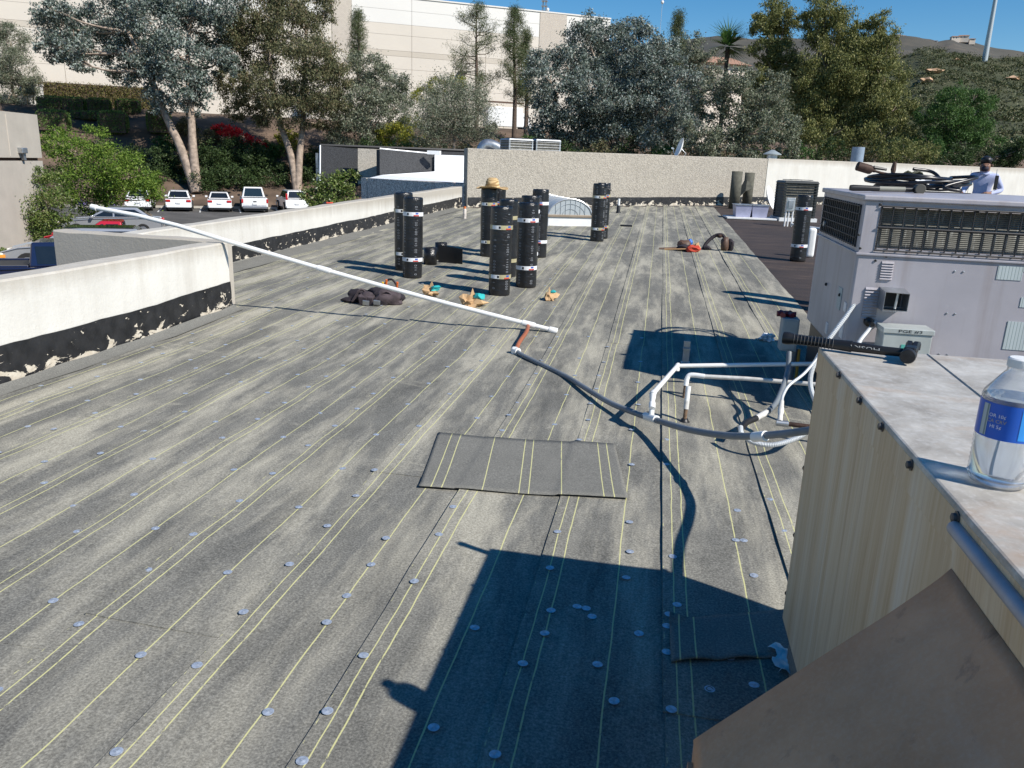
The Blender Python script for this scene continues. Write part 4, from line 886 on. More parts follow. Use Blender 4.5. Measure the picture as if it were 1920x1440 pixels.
part(MB().tube([p0, p0.lerp(p1, .3), p0.lerp(p1, .35), p0.lerp(p1, .6), p0.lerp(p1, .65), p1], [.013, .015, .018, .018, .014, .016], 12).build('body', MT['pvc_dirty'], smooth=40), fv); part(MB().tube([p1+Vector((-.02, 0, -.01)), p1+Vector((.05, 0, -.012))], .019, 12).build('elbow', MT['galv'], smooth=40), fv); part(MB().tube([p1+Vector((.05, 0, -.012)), p1+Vector((.4, -.05, -.012))], .014, 10).build('rusty_arm', MT['rust'], smooth=40), fv)
# PGE box
qa = at(1652, 655, 5.0); qc = at(1742, 616, 5.0); pg = thing('junction_box', 'grey junction box marked PGE #3 in front of the rooftop unit', 'electrical box', (qa.x, qa.y, roofz(qa.y)))
MT['jbox'] = plain('pale_grey_box', (.45, .48, .46), .45, .2); 
part(MB().span((qa.x, qa.y, qa.z-.16), (qc.x, qa.y+.17, qc.z-.03)).build('box', MT['jbox'], bevel=.005), pg); part(MB().span((qa.x-.008, qa.y-.008, qc.z-.03), (qc.x+.008, qa.y+.178, qc.z+.004)).build('lid', MT['jbox'], bevel=.004), pg)
part(MB().span((qa.x+.02, qa.y+.03, 0.01), (qa.x+.06, qa.y+.07, qa.z-.15)).build('leg', MT['galv']), pg); part(MB().span((qc.x-.06, qa.y+.03, 0.01), (qc.x-.02, qa.y+.07, qa.z-.15)).build('leg', MT['galv']), pg)
o = text_mesh('lettering', 'PGE #3', .042, MT['black'], pg); o.location = (.17, -.0095, qc.z-.022-pg.location.z); o.rotation_euler = (R_(90), 0, 0); o.location = Vector(((qa.x+qc.x)/2+.01, qa.y-.0095, qc.z-.012))-pg.location; o.scale = (1.1, .6, 1); tag(o, kind='stuff')
part(MB().span(((qa.x+qc.x)/2-.03, qa.y-.004, qa.z+.0), ((qa.x+qc.x)/2+.05, qa.y-.001, qa.z+.04)).build('sticker', plain('green_sticker', (.1, .42, .35), .5)), pg)
cable('flexible_conduit', [(1632, 608, 5.35), (1640, 605, 5.2), (1628, 620, 5.1), (1612, 640, 5.05), (1605, 660, 5.0)], .014, MT['flex'], 'bent metal conduit beside the PGE box', 'conduit')

# ------------------------------------------------------------------ clutter on the membrane
def blob(rx, ry, rz, seed, amp=.18, n=2, freq=3.):
    bm = bmesh.new(); bmesh.ops.create_icosphere(bm, subdivisions=n, radius=1); rr = random.Random(seed); of = Vector((rr.uniform(-9, 9), rr.uniform(-9, 9), rr.uniform(-9, 9)))
    from mathutils import noise
    for v in bm.verts:
        k = 1+amp*noise.noise(v.co*freq*.5+of)*2+amp*.6*noise.noise(v.co*freq*1.6+of)*2; v.co = Vector((v.co.x*rx*k, v.co.y*ry*k, max(-.98, v.co.z*k)*rz+rz*.92))
    b = MB(); b.add([v.co.copy() for v in bm.verts], [[v.index for v in f.verts] for f in bm.faces]); bm.free(); return b
MT['bag'] = plain('dark_plum_canvas', (.024, .018, .023), .85, var=.4, scale=15, bump=.4); MT['bag2'] = plain('worn_plum_canvas', (.06, .045, .05), .85, var=.4, scale=15, bump=.3)
MT['kraft'] = plain('kraft_paper', (.52, .34, .18), .85, var=.2, scale=12); MT['teal'] = plain('teal_glove', (.03, .42, .42), .6, var=.15)
MT['orange'] = plain('orange_handle', (.75, .16, .03), .4); MT['yellow'] = plain('yellow_handle', (.8, .5, .03), .4)
P = rf(700, 570); tb = thing('tool_bag', 'dark plum tool bag with orange and yellow tool handles on the membrane', 'tool bag', P)
def place(b, name, mat, root, loc, rz=0, smooth=50): o = b.build(name, mat, root, smooth=smooth); o.location = loc; o.rotation_euler = (0, 0, rz); return o
place(blob(.20, .15, .10, 1, .16, 3, 3), 'bag_body', MT['bag'], tb, (.12, .05, 0)); place(blob(.15, .12, .085, 2, .18, 3, 3), 'bag_flap', MT['bag2'], tb, (.18, -.02, 0), .3); place(blob(.14, .10, .075, 3, .2, 3, 3), 'pouch', MT['bag'], tb, (-.15, .03, 0)); place(blob(.09, .07, .075, 4, .2, 2), 'pouch', MT['bag2'], tb, (-.03, -.05, 0)); place(blob(.1, .05, .03, 5, .2, 2), 'belt_tail', MT['bag'], tb, (-.25, -.02, 0))
MB().tube(smoothpath([(.08, .1, .13), (.12, .08, .24), (.2, .06, .26), (.28, .05, .14)]), .011, 6).build('bag_handle', MT['bag'], tb, smooth=50)
for (x, m_, l) in ((.09, 'yellow', .1), (.13, 'orange', .13), (.25, 'orange', .11)): MB().tube([(x, .03, .14), (x+.02, -.0, .14+l)], .012, 7).build('tool_handle', MT[m_], tb, smooth=40)
for (xa, ya, xb, yb) in ((-.2, -.1, -.02, -.02), (-.05, .12, .2, -.12), (.05, -.16, .3, -.05)): MB().tube(smoothpath([(xa, ya, .03), ((xa+xb)/2, (ya+yb)/2, .16), (xb, yb, .05)], 5), .012, 4).build('strap', MT['bag2'], tb)
for (x, y, z) in ((-.02, -.17, .04), (.1, -.17, .05)): MB().box((x, y, z), (.07, .02, .05), (.3, .1, .2)).build('buckle', MT['galv'], tb, bevel=.004)
for i, x in enumerate((-.07, .0)):
    b = MB(); b.hexa([(x-.04, -.13, .0), (x+.04, -.14, .0), (x+.04, -.06, .0), (x-.04, -.05, .0)], [(x-.05, -.14, .10), (x+.05, -.15, .09), (x+.05, -.06, .11), (x-.05, -.05, .12)]); b.build('pocket', MT['bag2'], tb, bevel=.008)
for i, (px, py, s_) in enumerate(((808, 556, 5), (888, 578, 8), (1034, 564, 11))):
    lab = ('crumpled kraft paper and teal glove by the tool bag', 'largest crumpled kraft paper heap with a teal glove beside the PVC pipe', 'crumpled kraft paper with teal scrap standing alone on the membrane')[i]
    P = rf(px, py); r = thing('paper_scrap', lab, 'paper', P, i*.7); k = (1, 1.25, .9)[i]
    place(blob(.085*k, .06*k, .05*k, s_, .55, 2, 3.5), 'paper', MT['kraft'], r, (0, 0, 0), smooth=None); place(blob(.06*k, .045*k, .06*k, s_+1, .5, 2, 3.5), 'paper', MT['kraft'], r, (-.05*k, .03, .0), smooth=None)
    place(blob(.06*k, .04*k, .03*k, s_+2, .35, 2), 'glove', MT['teal'], r, (.05*k, .0, .07*k), .5)
    MB().poly([(-.04*k, .02, .09), (-.0, .03, .17*k), (.03*k, .02, .10)], (0, .01, 0)).build('paper_ear', MT['kraft'], r)
P = rf(1282, 472); b1 = thing('tool_belt', 'brown leather tool belt with red rag and long wooden handle', 'tool belt', P)
MT['leather'] = plain('brown_leather', (.10, .055, .035), .6, var=.3, scale=12, bump=.3); MT['redrag'] = plain('red_rag', (.5, .06, .03), .85)
place(blob(.16, .1, .06, 21, .3, 2), 'pouch', MT['bag'], b1, (.02, .1, 0)); place(blob(.12, .08, .09, 22, .25, 2), 'pouch', MT['leather'], b1, (.0, .28, .0)); place(blob(.12, .06, .06, 23, .45, 2), 'rag', MT['redrag'], b1, (.16, -.04, 0), smooth=None); place(blob(.06, .05, .08, 24, .4, 2), 'rag', MT['kraft'], b1, (.22, .03, 0), smooth=None)
place(blob(.06, .04, .05, 25, .3, 2), 'blue_cap', plain('blue_plastic', (.03, .15, .5), .5), b1, (.1, .32, .1))
MB().tube([(-.33, .03, .02), (.08, -.02, .05)], .014, 7).build('wooden_handle', plain('pale_wood', (.45, .27, .13), .7), b1, smooth=40); MB().tube([(-.42, .1, .02), (-.05, .18, .05)], .02, 6).build('strap', MT['leather'], b1)
P = rf(1340, 470); b2_ = thing('tool_belt', 'open black tool belt with copper trimmed pouches standing on the membrane', 'tool belt', P)
MB().tube(smoothpath([(-.2, .0, .02), (-.15, .05, .12), (-.05, .1, .22), (.05, .1, .27), (.14, .06, .24), (.2, .0, .05)]), [.03]*31, 6).build('belt', MT['bag'], b2_, smooth=50)
place(blob(.08, .09, .13, 31, .15, 2), 'pouch', MT['leather'], b2_, (.16, -.03, 0)); place(blob(.06, .08, .12, 32, .15, 2), 'pouch', MT['bag'], b2_, (.26, -.0, 0)); place(blob(.07, .06, .04, 33, .2, 2), 'pouch', MT['bag'], b2_, (-.14, .0, 0)); place(blob(.05, .05, .04, 34, .2, 2), 'buckle', MT['rust'], b2_, (.06, .06, .22))
P = rf(1437, 640); o = blob(.055, .045, .04, 41, .5, 3, 4).build('plastic_scrap', MT['tape_white'], smooth=None); o.location = P; tag(o, 'crumpled clear plastic scrap on the membrane near the switch box', 'litter')
pl = thing('pliers', 'red handled pliers lying on the far parapet', 'pliers', (PX2-.02, 13.2, .775)); Pp = onx(620, 379, PX2-.0); pl.location = (PX2-.1, Pp.y, .655+(Pp.y-7.62)*.0165+.012)
for s_ in (-1, 1): MB().tube(smoothpath([(0, 0, 0), (.04*s_*.6, .08, 0), (.05*s_, .2, 0)], 4), .014, 6).build('handle', MT['redrag'], pl, smooth=40)
MB().tube([(0, .02, 0), (0, -.1, 0)], [.02, .008], 6).build('jaws', MT['forged'], pl, smooth=40)

# ------------------------------------------------------------------ the worker
def person():
    H = 1.70; hd = at(1853, 292, 13.8); base = Vector((hd.x, hd.y, roofz(hd.y)))
    # x: to the person's left as seen facing the camera -> picture right
    J = {'pel': (0, 0, .95), 'sp': (.0, .01, 1.15), 'ch': (.0, .0, 1.33), 'nk': (.0, -.02, 1.46), 'hd0': (-.01, -.05, 1.53), 'hd1': (-.012, -.06, 1.62),
         'lh': (-.10, 0, .90), 'lk': (-.11, -.03, .5), 'la': (-.11, .03, .10), 'lt': (-.12, -.12, .04), 'rh': (.10, 0, .90), 'rk': (.12, -.05, .5), 'ra': (.13, .02, .10), 'rt': (.15, -.13, .04),
         'ls': (-.18, .0, 1.38), 'le': (-.28, .02, 1.15), 'lw': (-.30, -.20, 1.07), 'lp': (-.30, -.27, 1.05), 'rs': (.18, .0, 1.38), 're': (.30, .04, 1.16), 'rw': (.12, -.20, 1.10), 'rp': (.06, -.24, 1.10)}
    Rd = {'pel': .145, 'sp': .135, 'ch': .155, 'nk': .062, 'hd0': .085, 'hd1': .092, 'lh': .095, 'lk': .062, 'la': .045, 'lt': .042, 'rh': .095, 'rk': .062, 'ra': .045, 'rt': .042, 'ls': .075, 'le': .052, 'lw': .034, 'lp': .038, 'rs': .075, 're': .052, 'rw': .034, 'rp': .038}
    Ed = [('pel', 'sp'), ('sp', 'ch'), ('ch', 'nk'), ('nk', 'hd0'), ('hd0', 'hd1'), ('pel', 'lh'), ('lh', 'lk'), ('lk', 'la'), ('la', 'lt'), ('pel', 'rh'), ('rh', 'rk'), ('rk', 'ra'), ('ra', 'rt'), ('ch', 'ls'), ('ls', 'le'), ('le', 'lw'), ('lw', 'lp'), ('ch', 'rs'), ('rs', 're'), ('re', 'rw'), ('rw', 'rp')]
    for side, s_ in (('l', -1), ('r', 1)):
        wp = Vector(J[side+'p']); dirn = (Vector(J[side+'p'])-Vector(J[side+'w'])).normalized(); sd_ = dirn.cross(Vector((0, 0, 1))).normalized()
        for k in range(4):
            nm = f'{side}f{k}'; J[nm] = tuple(wp+dirn*.05+sd_*(.024*(k-1.5))); Rd[nm] = .010; J[nm+'b'] = tuple(wp+dirn*(.075-.006*abs(k-1))+sd_*(.024*(k-1.5))+Vector((0, 0, -.03))); Rd[nm+'b'] = .008; Ed += [(side+'p', nm), (nm, nm+'b')]
        nm = side+'th'; J[nm] = tuple(wp+dirn*.02+sd_*(-.05*s_)+Vector((0, 0, .012))); Rd[nm] = .010; Ed.append((side+'p', nm))
    names = list(J); idx = {n: i for i, n in enumerate(names)}
    me = bpy.data.meshes.new('person'); me.from_pydata([J[n] for n in names], [(idx[a], idx[b]) for a, b in Ed], []); o = bpy.data.objects.new('tmp', me); COL.objects.link(o)
    o.modifiers.new('skin', 'SKIN'); o.modifiers.new('sub', 'SUBSURF').levels = 2
    for i, n in enumerate(names): me.skin_vertices[0].data[i].radius = (Rd[n], Rd[n]*(.72 if n in ('pel', 'sp', 'ch') else 1)); 
    me.skin_vertices[0].data[0].use_root = True
    dg = bpy.context.evaluated_depsgraph_get(); m2 = bpy.data.meshes.new_from_object(o.evaluated_get(dg)); bpy.data.objects.remove(o)
    skin = plain('skin', (.23, .12, .08), .55); shirt = plain('lavender_shirt', (.42, .46, .66), .85, var=.1, bump=.2, bscale=12); jean = plain('dark_jeans', (.03, .035, .05), .9); shoe = MT['black']
    for m_ in (shirt, skin, jean, shoe): m2.materials.append(m_)
    lw, rw = Vector(J['lw']), Vector(J['rw'])
    for f in m2.polygons:
        c_ = f.center; mi = 0
        if c_.z > 1.47 and abs(c_.x) < .13: mi = 1
        elif (c_-lw).length < .13 and c_.y < -.17 or (c_-rw).length < .14 and c_.y < -.17 and c_.x < .15: mi = 1
        elif c_.z < .93 and abs(c_.x) < .26: mi = 2
        if c_.z < .1: mi = 3
        f.material_index = mi; f.use_smooth = True
    root = thing('person', 'worker in a lavender long sleeved shirt and dark mask looking down at their hands', 'person', base, math.atan2(-base.x, base.y)*-1*0+.35*-1)
    root.rotation_euler = (0, 0, -.33)
    body = bpy.data.objects.new('body', m2); COL.objects.link(body); body.parent = root
    b = blob(.091, .102, .078, 51, .08, 3, 5); h_ = b.build('hair', MT['black'], root, smooth=60); h_.location = (-.012, .004, 1.585)
    b = blob(.062, .05, .045, 52, .05, 2); k = b.build('face_mask', plain('dark_mask', (.03, .025, .04), .8), root, smooth=60); k.location = (-.012, -.125, 1.475)
    MB().tube([(-.012, -.145, 1.575), (-.012, -.165, 1.55)], [.008, .016], 6).build('nose', skin, root, smooth=60)
    for s_ in (-1, 1):
        MB().tube([(s_*.034-.012, -.142, 1.585), (s_*.034-.012, -.15, 1.584)], .009, 6).build('eye', MT['black'], root); MB().tube([(s_*.095-.012, -.05, 1.59), (s_*.102-.012, -.045, 1.555)], [.018, .012], 6).build('ear', skin, root, smooth=60)
    MB().tube(smoothpath([(-.04, -.12, 1.43), (-.0, -.14, 1.42), (.05, -.1, 1.44), (.08, -.0, 1.45)], 4), .02, 6).build('collar', shirt, root, smooth=60)
    return root
pr = person()
rot = Matrix.Rotation(-.33, 4, 'Z')
o = thing('radio', 'black two way radio clipped at the worker shoulder', 'radio', pr.location+rot @ Vector((.19, -.12, 1.18))); MB().box((0, 0, .11), (.055, .035, .24)).build('radio_body', MT['black'], o, bevel=.008); MB().tube([(-.018, 0, .22), (-.02, 0, .33)], .006, 6).build('antenna', MT['alu'], o)
o = thing('tape_gun', 'dark brown tape dispenser held at the worker chest', 'tool', pr.location+rot @ Vector((.06, -.30, 1.03))); MB().lathe([(.05, -.03), (.06, -.025), (.06, .025), (.05, .03)], (0, 0, .02), 14, Euler((R_(90), 0, 0)).to_matrix()).build('reel', MT['leather'], o, smooth=40); MB().box((.03, 0, -.03), (.10, .05, .05)).build('frame', MT['leather'], o, bevel=.01)
o = MB().box((0, 0, -.03), (.05, .03, .11)).build('phone', MT['black'], bevel=.006); o.location = pr.location+rot @ Vector((-.30, -.33, 1.03)); tag(o, 'small dark handset held in the worker lowered hand', 'handset')

# ------------------------------------------------------------------ the ground beyond the roof
EW = Vector((.866, .5, 0)); EN = Vector((-.5, .866, 0)); LOTZ, TOPZ, WK, WT = -2.75, 5.3, 69.0, 89.0
def sw(s, w_, z): p = EW*s+EN*w_; return Vector((p.x, p.y, z))
from mathutils import noise as mnoise
def bankz(w_, s):
    t = min(1, max(0, (w_-WK-.5)/(WT-WK-.5))); t = t*t*(3-2*t)*.5+t*.5
    return LOTZ+.12+(TOPZ-LOTZ-.12)*t+(.35*mnoise.noise(Vector((s*.25, w_*.25, 0))) if 0 < t < 1 else 0)
struct(MB().add([sw(-140, -80, LOTZ), sw(160, -80, LOTZ), sw(160, WK, LOTZ), sw(-140, WK, LOTZ)], [(0, 1, 2, 3)]).build('parking_lot', MT['asphalt']))
b = MB(); b.grid(lambda u, v: (lambda s, w_: sw(s, w_, bankz(w_, s)))(-140+300*u, WK+.2+(WT-WK+2)*v), 150, 16)
struct(b.build('embankment', MT['soil'], smooth=60))
MB().span((0, 0, 0), (1, 1, 1))
kb_ = MB().hexa([sw(-140, WK, LOTZ-.05), sw(160, WK, LOTZ-.05), sw(160, WK+.3, LOTZ-.05), sw(-140, WK+.3, LOTZ-.05)], [sw(-140, WK+.01, LOTZ+.15), sw(160, WK+.01, LOTZ+.15), sw(160, WK+.3, LOTZ+.15), sw(-140, WK+.3, LOTZ+.15)]).build('kerb', MT['kerb']); struct(kb_)
struct(MB().add([sw(-140, WT+1.8, TOPZ-.01), sw(160, WT+1.8, TOPZ-.01), sw(160, 180, TOPZ-.01), sw(-140, 180, TOPZ-.01)], [(0, 1, 2, 3)]).build('upper_yard', MT['asphalt']))
MT['bay_line'] = plain('bay_paint', (.6, .6, .58), .8)
for i in range(-8, 9):
    s_ = -1.35+2.85*i; o = MB().add([sw(s_-.05, 64, LOTZ+.005), sw(s_+.05, 64, LOTZ+.005), sw(s_+.05, WK-.1, LOTZ+.005), sw(s_-.05, WK-.1, LOTZ+.005)], [(0, 1, 2, 3)]).build('bay_line', MT['bay_line'], bpy.data.objects['parking_lot'])

# ------------------------------------------------------------------ warehouse on the plateau
WF = 99.5
def stucco(name, c, brick=False):
    t = NT(name, .9); v = t.coord('World'); base = t.ramp(t.noise(v, .15, 5, .6), [(.3, tuple(x*.93 for x in c)), (.7, c)])
    if brick:
        br = t.node('TexBrick'); t.link(t.coord('Object', (1, 1, 1), (R_(90), 0, 0)), br.inputs['Vector']); br.inputs['Scale'].default_value = 2.2; br.inputs['Color1'].default_value = (*c, 1); br.inputs['Color2'].default_value = tuple(x*.9 for x in c)+(1,); br.inputs['Mortar'].default_value = tuple(x*.7 for x in c)+(1,); base = br.outputs[0]; t.bump(br.outputs[1], .6, .04)
    t.col(base); return t.m
MT['wh_white'] = stucco('pale_cream_stucco', (.74, .72, .68)); MT['wh_beige'] = stucco('beige_stucco', (.66, .60, .52)); MT['wh_tan'] = stucco('tan_band', (.56, .50, .42)); MT['wh_brick'] = stucco('textured_block', (.62, .55, .47), True); MT['wh_base'] = stucco('sandy_stucco', (.67, .61, .53))
wh = thing('warehouse', 'huge beige and cream tilt-up warehouse on the plateau behind the trees', 'building', sw(0, WF, TOPZ)); wh.rotation_euler = (0, 0, R_(30))
rows = [(0, 4.5, 'wh_base'), (4.5, 6.5, 'wh_beige'), (6.5, 7.9, 'wh_beige'), (7.9, 8.5, 'wh_tan'), (8.5, 10.2, 'wh_beige'), (10.2, 11.4, 'wh_beige'), (11.4, 12.9, 'wh_white'), (12.9, 14.3, 'wh_white')]
cols = []; s_ = -100.
edges = sorted([13.3-9.2*i for i in range(0, 13)]+[15.6, 22.6, 31.8, 38.7, 42.3, 48.4])
for a, c in zip(edges[:-1], edges[1:]):
    br = c-a < 4
    for (z0, z1, m_) in rows if not br else [(0, 7.9, 'wh_beige'), (7.9, 14.3, 'wh_brick')]:
        MB().span((a+.02, -.06 if br else 0, z0+.012), (c-.02, .5, z1-.012)).build('wall_panel', MT[m_], wh)
MB().span((edges[0], .08, 0), (edges[-1], 40, 14.25)).build('core', MT['wh_tan'], wh); MB().span((edges[0], -.1, 14.27), (edges[-1], .6, 14.42)).build('coping', MT['wh_white'], wh)
MB().span((28.3, -.6, 6.4), (29.3, 0, 6.75)).build('wall_lamp', MT['black'], wh)
# rooftop mast and dome cameras
p_ = sw(41.6, WF+6, TOPZ+14.3); m = thing('antenna_mast', 'lattice antenna mast on the warehouse roof', 'mast', p_)
for q in range(4): a = math.pi/4+q*math.pi/2; MB().tube([(.35*math.cos(a), .35*math.sin(a), 0), (.22*math.cos(a), .22*math.sin(a), 3.6)], .06, 5).build('leg', MT['galv'], m)
for z in (.6, 1.2, 1.8, 2.4, 3.0): MB().box((0, 0, z), (.75, .75, .08)).build('ring', MT['galv'], m)
for px, py in ((1027, 18), (1242, 4)):
    p_ = at(px, py, 100); o = thing('pole_lamp', 'small white globe lamp on a thin pole beyond the warehouse roof' if px < 1100 else 'small white globe lamp on a pole above the silver trees', 'lamp', Vector((p_.x, p_.y, TOPZ))); h_ = p_.z-TOPZ
    MB().tube([(0, 0, 0), (0, 0, h_)], .03, 6).build('pole', MT['galv'], o); MB().lathe([(.02, -.25), (.16, -.15), (.2, 0), (.16, .15), (.02, .22)], (0, 0, h_), 10).build('globe', MT['white_paint'], o, smooth=60)
# gate pier and fence at the head of the bank
p_ = at(70, 207, 77); pier = thing('gate_pier', 'white stucco gate pier at the head of the bank', 'pier', Vector((p_.x, p_.y, p_.z)), R_(30))
MB().span((-.62, -.3, -.5), (.62, .5, 2.25)).build('shaft', MT['wh_white'], pier, bevel=.03); MB().span((-.7, -.38, 2.25), (.7, .58, 2.42)).build('cap', MT['wh_base'], pier, bevel=.02); MB().span((-.2, -.34, .6), (-.1, -.29, 1.2)).build('plaque', MT['black'], pier)
a, c = at(-30, 203, 77), at(52, 206, 77); fc = thing('garden_wall', 'low pale garden wall left of the gate pier', 'wall', a); d_ = c-a
MB().hexa([Vector((0, 0, -1)), d_+Vector((0, 0, -1)), d_+Vector((-.2, .3, -1)), Vector((-.2, .3, -1))], [Vector((0, 0, 1.3)), d_+Vector((0, 0, 1.3)), d_+Vector((-.2, .3, 1.3)), Vector((-.2, .3, 1.3))]).build('wall_slab', MT['wh_base'], fc)
# delivery van in front of the warehouse and its dock awning
# ------------------------------------------------------------------ neighbouring building, left
C0 = atz(100, 470, LOTZ); dirn = Vector((-.21, .98, 0)).normalized(); nb = thing('neighbour_building', 'plain tan rendered building with a recessed band and wall lamp', 'building', C0)
top = at(80, 218, (RC.T @ (np.array(C0)-CAMP))[2]).z-C0.z; midz = at(78, 298, (RC.T @ (np.array(C0)-CAMP))[2]).z-C0.z
far_ = Vector((0, 0, 0)); near_ = -dirn*22; bk = Vector((-14, -3, 0))
def prism(z0, z1, ins): 
    q = [near_+Vector((-ins, 0, 0)), far_+Vector((-ins, -ins, 0)), far_+bk, near_+bk]; return MB().hexa([Vector((p.x, p.y, z0)) for p in q], [Vector((p.x, p.y, z1)) for p in q])
prism(-.3, midz-.06, .0).build('lower_wall', MT['tan_conc'], nb); prism(midz-.06, midz+.06, .12).build('recess_band', MT['rust'], nb); prism(midz+.06, top, .0).build('upper_wall', MT['tan_conc'], nb)
lp_ = onpl(37, 282, C0, (dirn.y, -dirn.x, 0))-C0; MB().box(lp_+Vector((.12, 0, 0)), (.25, .3, .22)).build('wall_lamp', MT['galv'], nb, bevel=.03); MB().box(lp_+Vector((.06, .1, -.22)), (.12, .12, .3)).build('lamp_bracket', MT['galv'], nb)
# vertical control joint
jp = onpl(14, 250, C0, (dirn.y, -dirn.x, 0))-C0; MB().box(Vector((jp.x, jp.y, (midz+top)/2)), (.03, .03, top-midz-.2)).build('control_joint', MT['wh_tan'], nb)

# ------------------------------------------------------------------ adjoining roof with its own parapets
zt_ = at(872, 344, 22.3).z
Fr = FW0+E2*.1+Vector((-.05, 0, 0)); Fl = atz(677, 333, zt_); Fl.z = 0
ar = thing('adjoining_roof', 'lower white coated roof pocket behind grey and dark aggregate parapets', 'building', (Fl.x, Fl.y, 0))
def arp(o): o.data.transform(Matrix.Translation(-ar.location)); o.parent = ar; return o
def slab(a, c, th, z0, z1, z2=None):
    d_ = Vector((c.x-a.x, c.y-a.y, 0)).normalized(); n_ = Vector((-d_.y, d_.x, 0))*th; z2 = z1 if z2 is None else z2
    f = lambda p, z: Vector((p.x, p.y, z)); return MB().hexa([f(a, z0), f(c, z0), f(c+n_, z0), f(a+n_, z0)], [f(a, z1), f(c, z2), f(c+n_, z2), f(a+n_, z1)])
Fl3, Fr3 = Vector((Fl.x, Fl.y, 0)), Vector((Fr.x, Fr.y, 0))
d3 = (Fr3-Fl3); arp(slab(Fl3, Fl3+d3*.06, .25, -4, zt_).build('front_panel', MT['agg_grey'])); arp(slab(Fl3+d3*.068, Fr3, .25, -4, zt_).build('front_panel', MT['agg_grey']))
fl = [atz(690, 334, zt_-.03), atz(875, 343, zt_-.03), at(890, 338, 31), at(815, 321.5, 31), at(716, 328, 30)]
fz = MB().poly(fl).build('white_deck', MT['white_roof']); arp(fz)
wl = [at(815, 322, 31), at(815, 290, 31), at(890, 292.5, 31), at(890, 345, 31)]; arp(MB().poly(wl, (0, .2, 0)).build('white_wall', MT['white_roof']))
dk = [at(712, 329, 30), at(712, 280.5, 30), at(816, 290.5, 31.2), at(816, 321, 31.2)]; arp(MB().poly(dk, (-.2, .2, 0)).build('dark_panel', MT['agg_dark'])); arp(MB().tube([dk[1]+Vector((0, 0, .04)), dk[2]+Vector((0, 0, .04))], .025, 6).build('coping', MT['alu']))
pl_ = [at(671, 345, 31), at(671, 278, 31), at(714, 280, 31), at(714, 345, 31)]; arp(MB().poly(pl_, (-.1, .3, 0)).build('light_panel', MT['agg']))
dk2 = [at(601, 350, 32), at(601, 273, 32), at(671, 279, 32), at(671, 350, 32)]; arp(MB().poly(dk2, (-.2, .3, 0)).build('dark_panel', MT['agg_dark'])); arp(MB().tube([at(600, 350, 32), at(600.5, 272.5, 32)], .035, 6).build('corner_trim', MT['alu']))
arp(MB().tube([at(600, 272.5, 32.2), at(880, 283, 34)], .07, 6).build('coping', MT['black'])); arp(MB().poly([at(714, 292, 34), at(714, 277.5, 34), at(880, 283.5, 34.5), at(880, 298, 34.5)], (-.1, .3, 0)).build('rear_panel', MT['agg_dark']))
arp(MB().box(at(814, 286, 30.6), (.5, .2, .14)).build('junction', MT['white_paint']))
arp(MB().box(at(597, 318, 32.3), (.12, .2, 1.3)).build('downspout', MT['galv']))
# neighbour roof behind the far wall, with plant on it
nr = FW0+E2*.3; q = [nr+E1*.4, nr+E1*30, nr+E1*30+E2*16, nr+E1*.4+Vector((-.19, .98, 0))*12]
struct(MB().poly([Vector((p.x, p.y, 1.15)) for p in q], (0, 0, -1.0)).build('neighbour_roof', MT['kerb']))
condenser(Vector((*at(968, 283, 31).xy, 1.15)), 1.0, at(968, 259, 31).z-1.15, 'grey condenser behind the aggregate wall beside the galvanised duct', MT['galv'], .55)
condenser(Vector((*at(1018, 284, 31.5).xy, 1.15)), 1.05, at(1018, 260.5, 31.5).z-1.15, 'second grey condenser behind the aggregate wall, away from the duct', MT['galv'], .55)
p0, p1 = at(897, 281, 32), at(936, 276, 32); o = MB().tube(smoothpath([p0+Vector((0, 0, -.4)), p0.lerp(p1, .25)+Vector((0, 0, .10)), p0.lerp(p1, .6)+Vector((0, 0, .12)), p1+Vector((.1, 0, -.1))]), .22, 14).build('round_duct', MT['galv'], smooth=50); local(o, p0); tag(o, 'shiny galvanised round duct bending behind the aggregate wall', 'duct')
def on_nroof(px, d): p = at(px, 290, d); return Vector((p.x, p.y, 1.15))
p_ = on_nroof(1448, 34); o = thing('roof_vent', 'grey conical capped vent behind the wall joint', 'vent', p_); zt2 = at(1448, 281, 34).z-1.15
MB().lathe([(.22, 0), (.22, zt2-.2)], n=14).build('stack', MT['galv'], o, smooth=40); MB().lathe([(.38, zt2-.2), (.38, zt2-.17), (.06, zt2), (0, zt2)], n=16).build('cone_cap', MT['grey_box'], o, smooth=40)
p_ = on_nroof(1608, 37); o = thing('roof_vent', 'blue-grey cylindrical vent stack behind the white wall', 'vent', p_); zt2 = at(1608, 276, 37).z-1.15
MB().lathe([(.28, 0), (.28, zt2), (.24, zt2), (.24, zt2-.2)], n=18).build('stack', plain('bluegrey_paint', (.22, .28, .36), .5), o, smooth=40); MB().lathe([(.31, 0), (.31, .12)], n=18).build('collar', MT['galv'], o)
p_ = at(1278, 279, 33); dish(p_, (-.95, -.2, .3), .42, 'white satellite dish seen edge-on behind the aggregate wall'); 

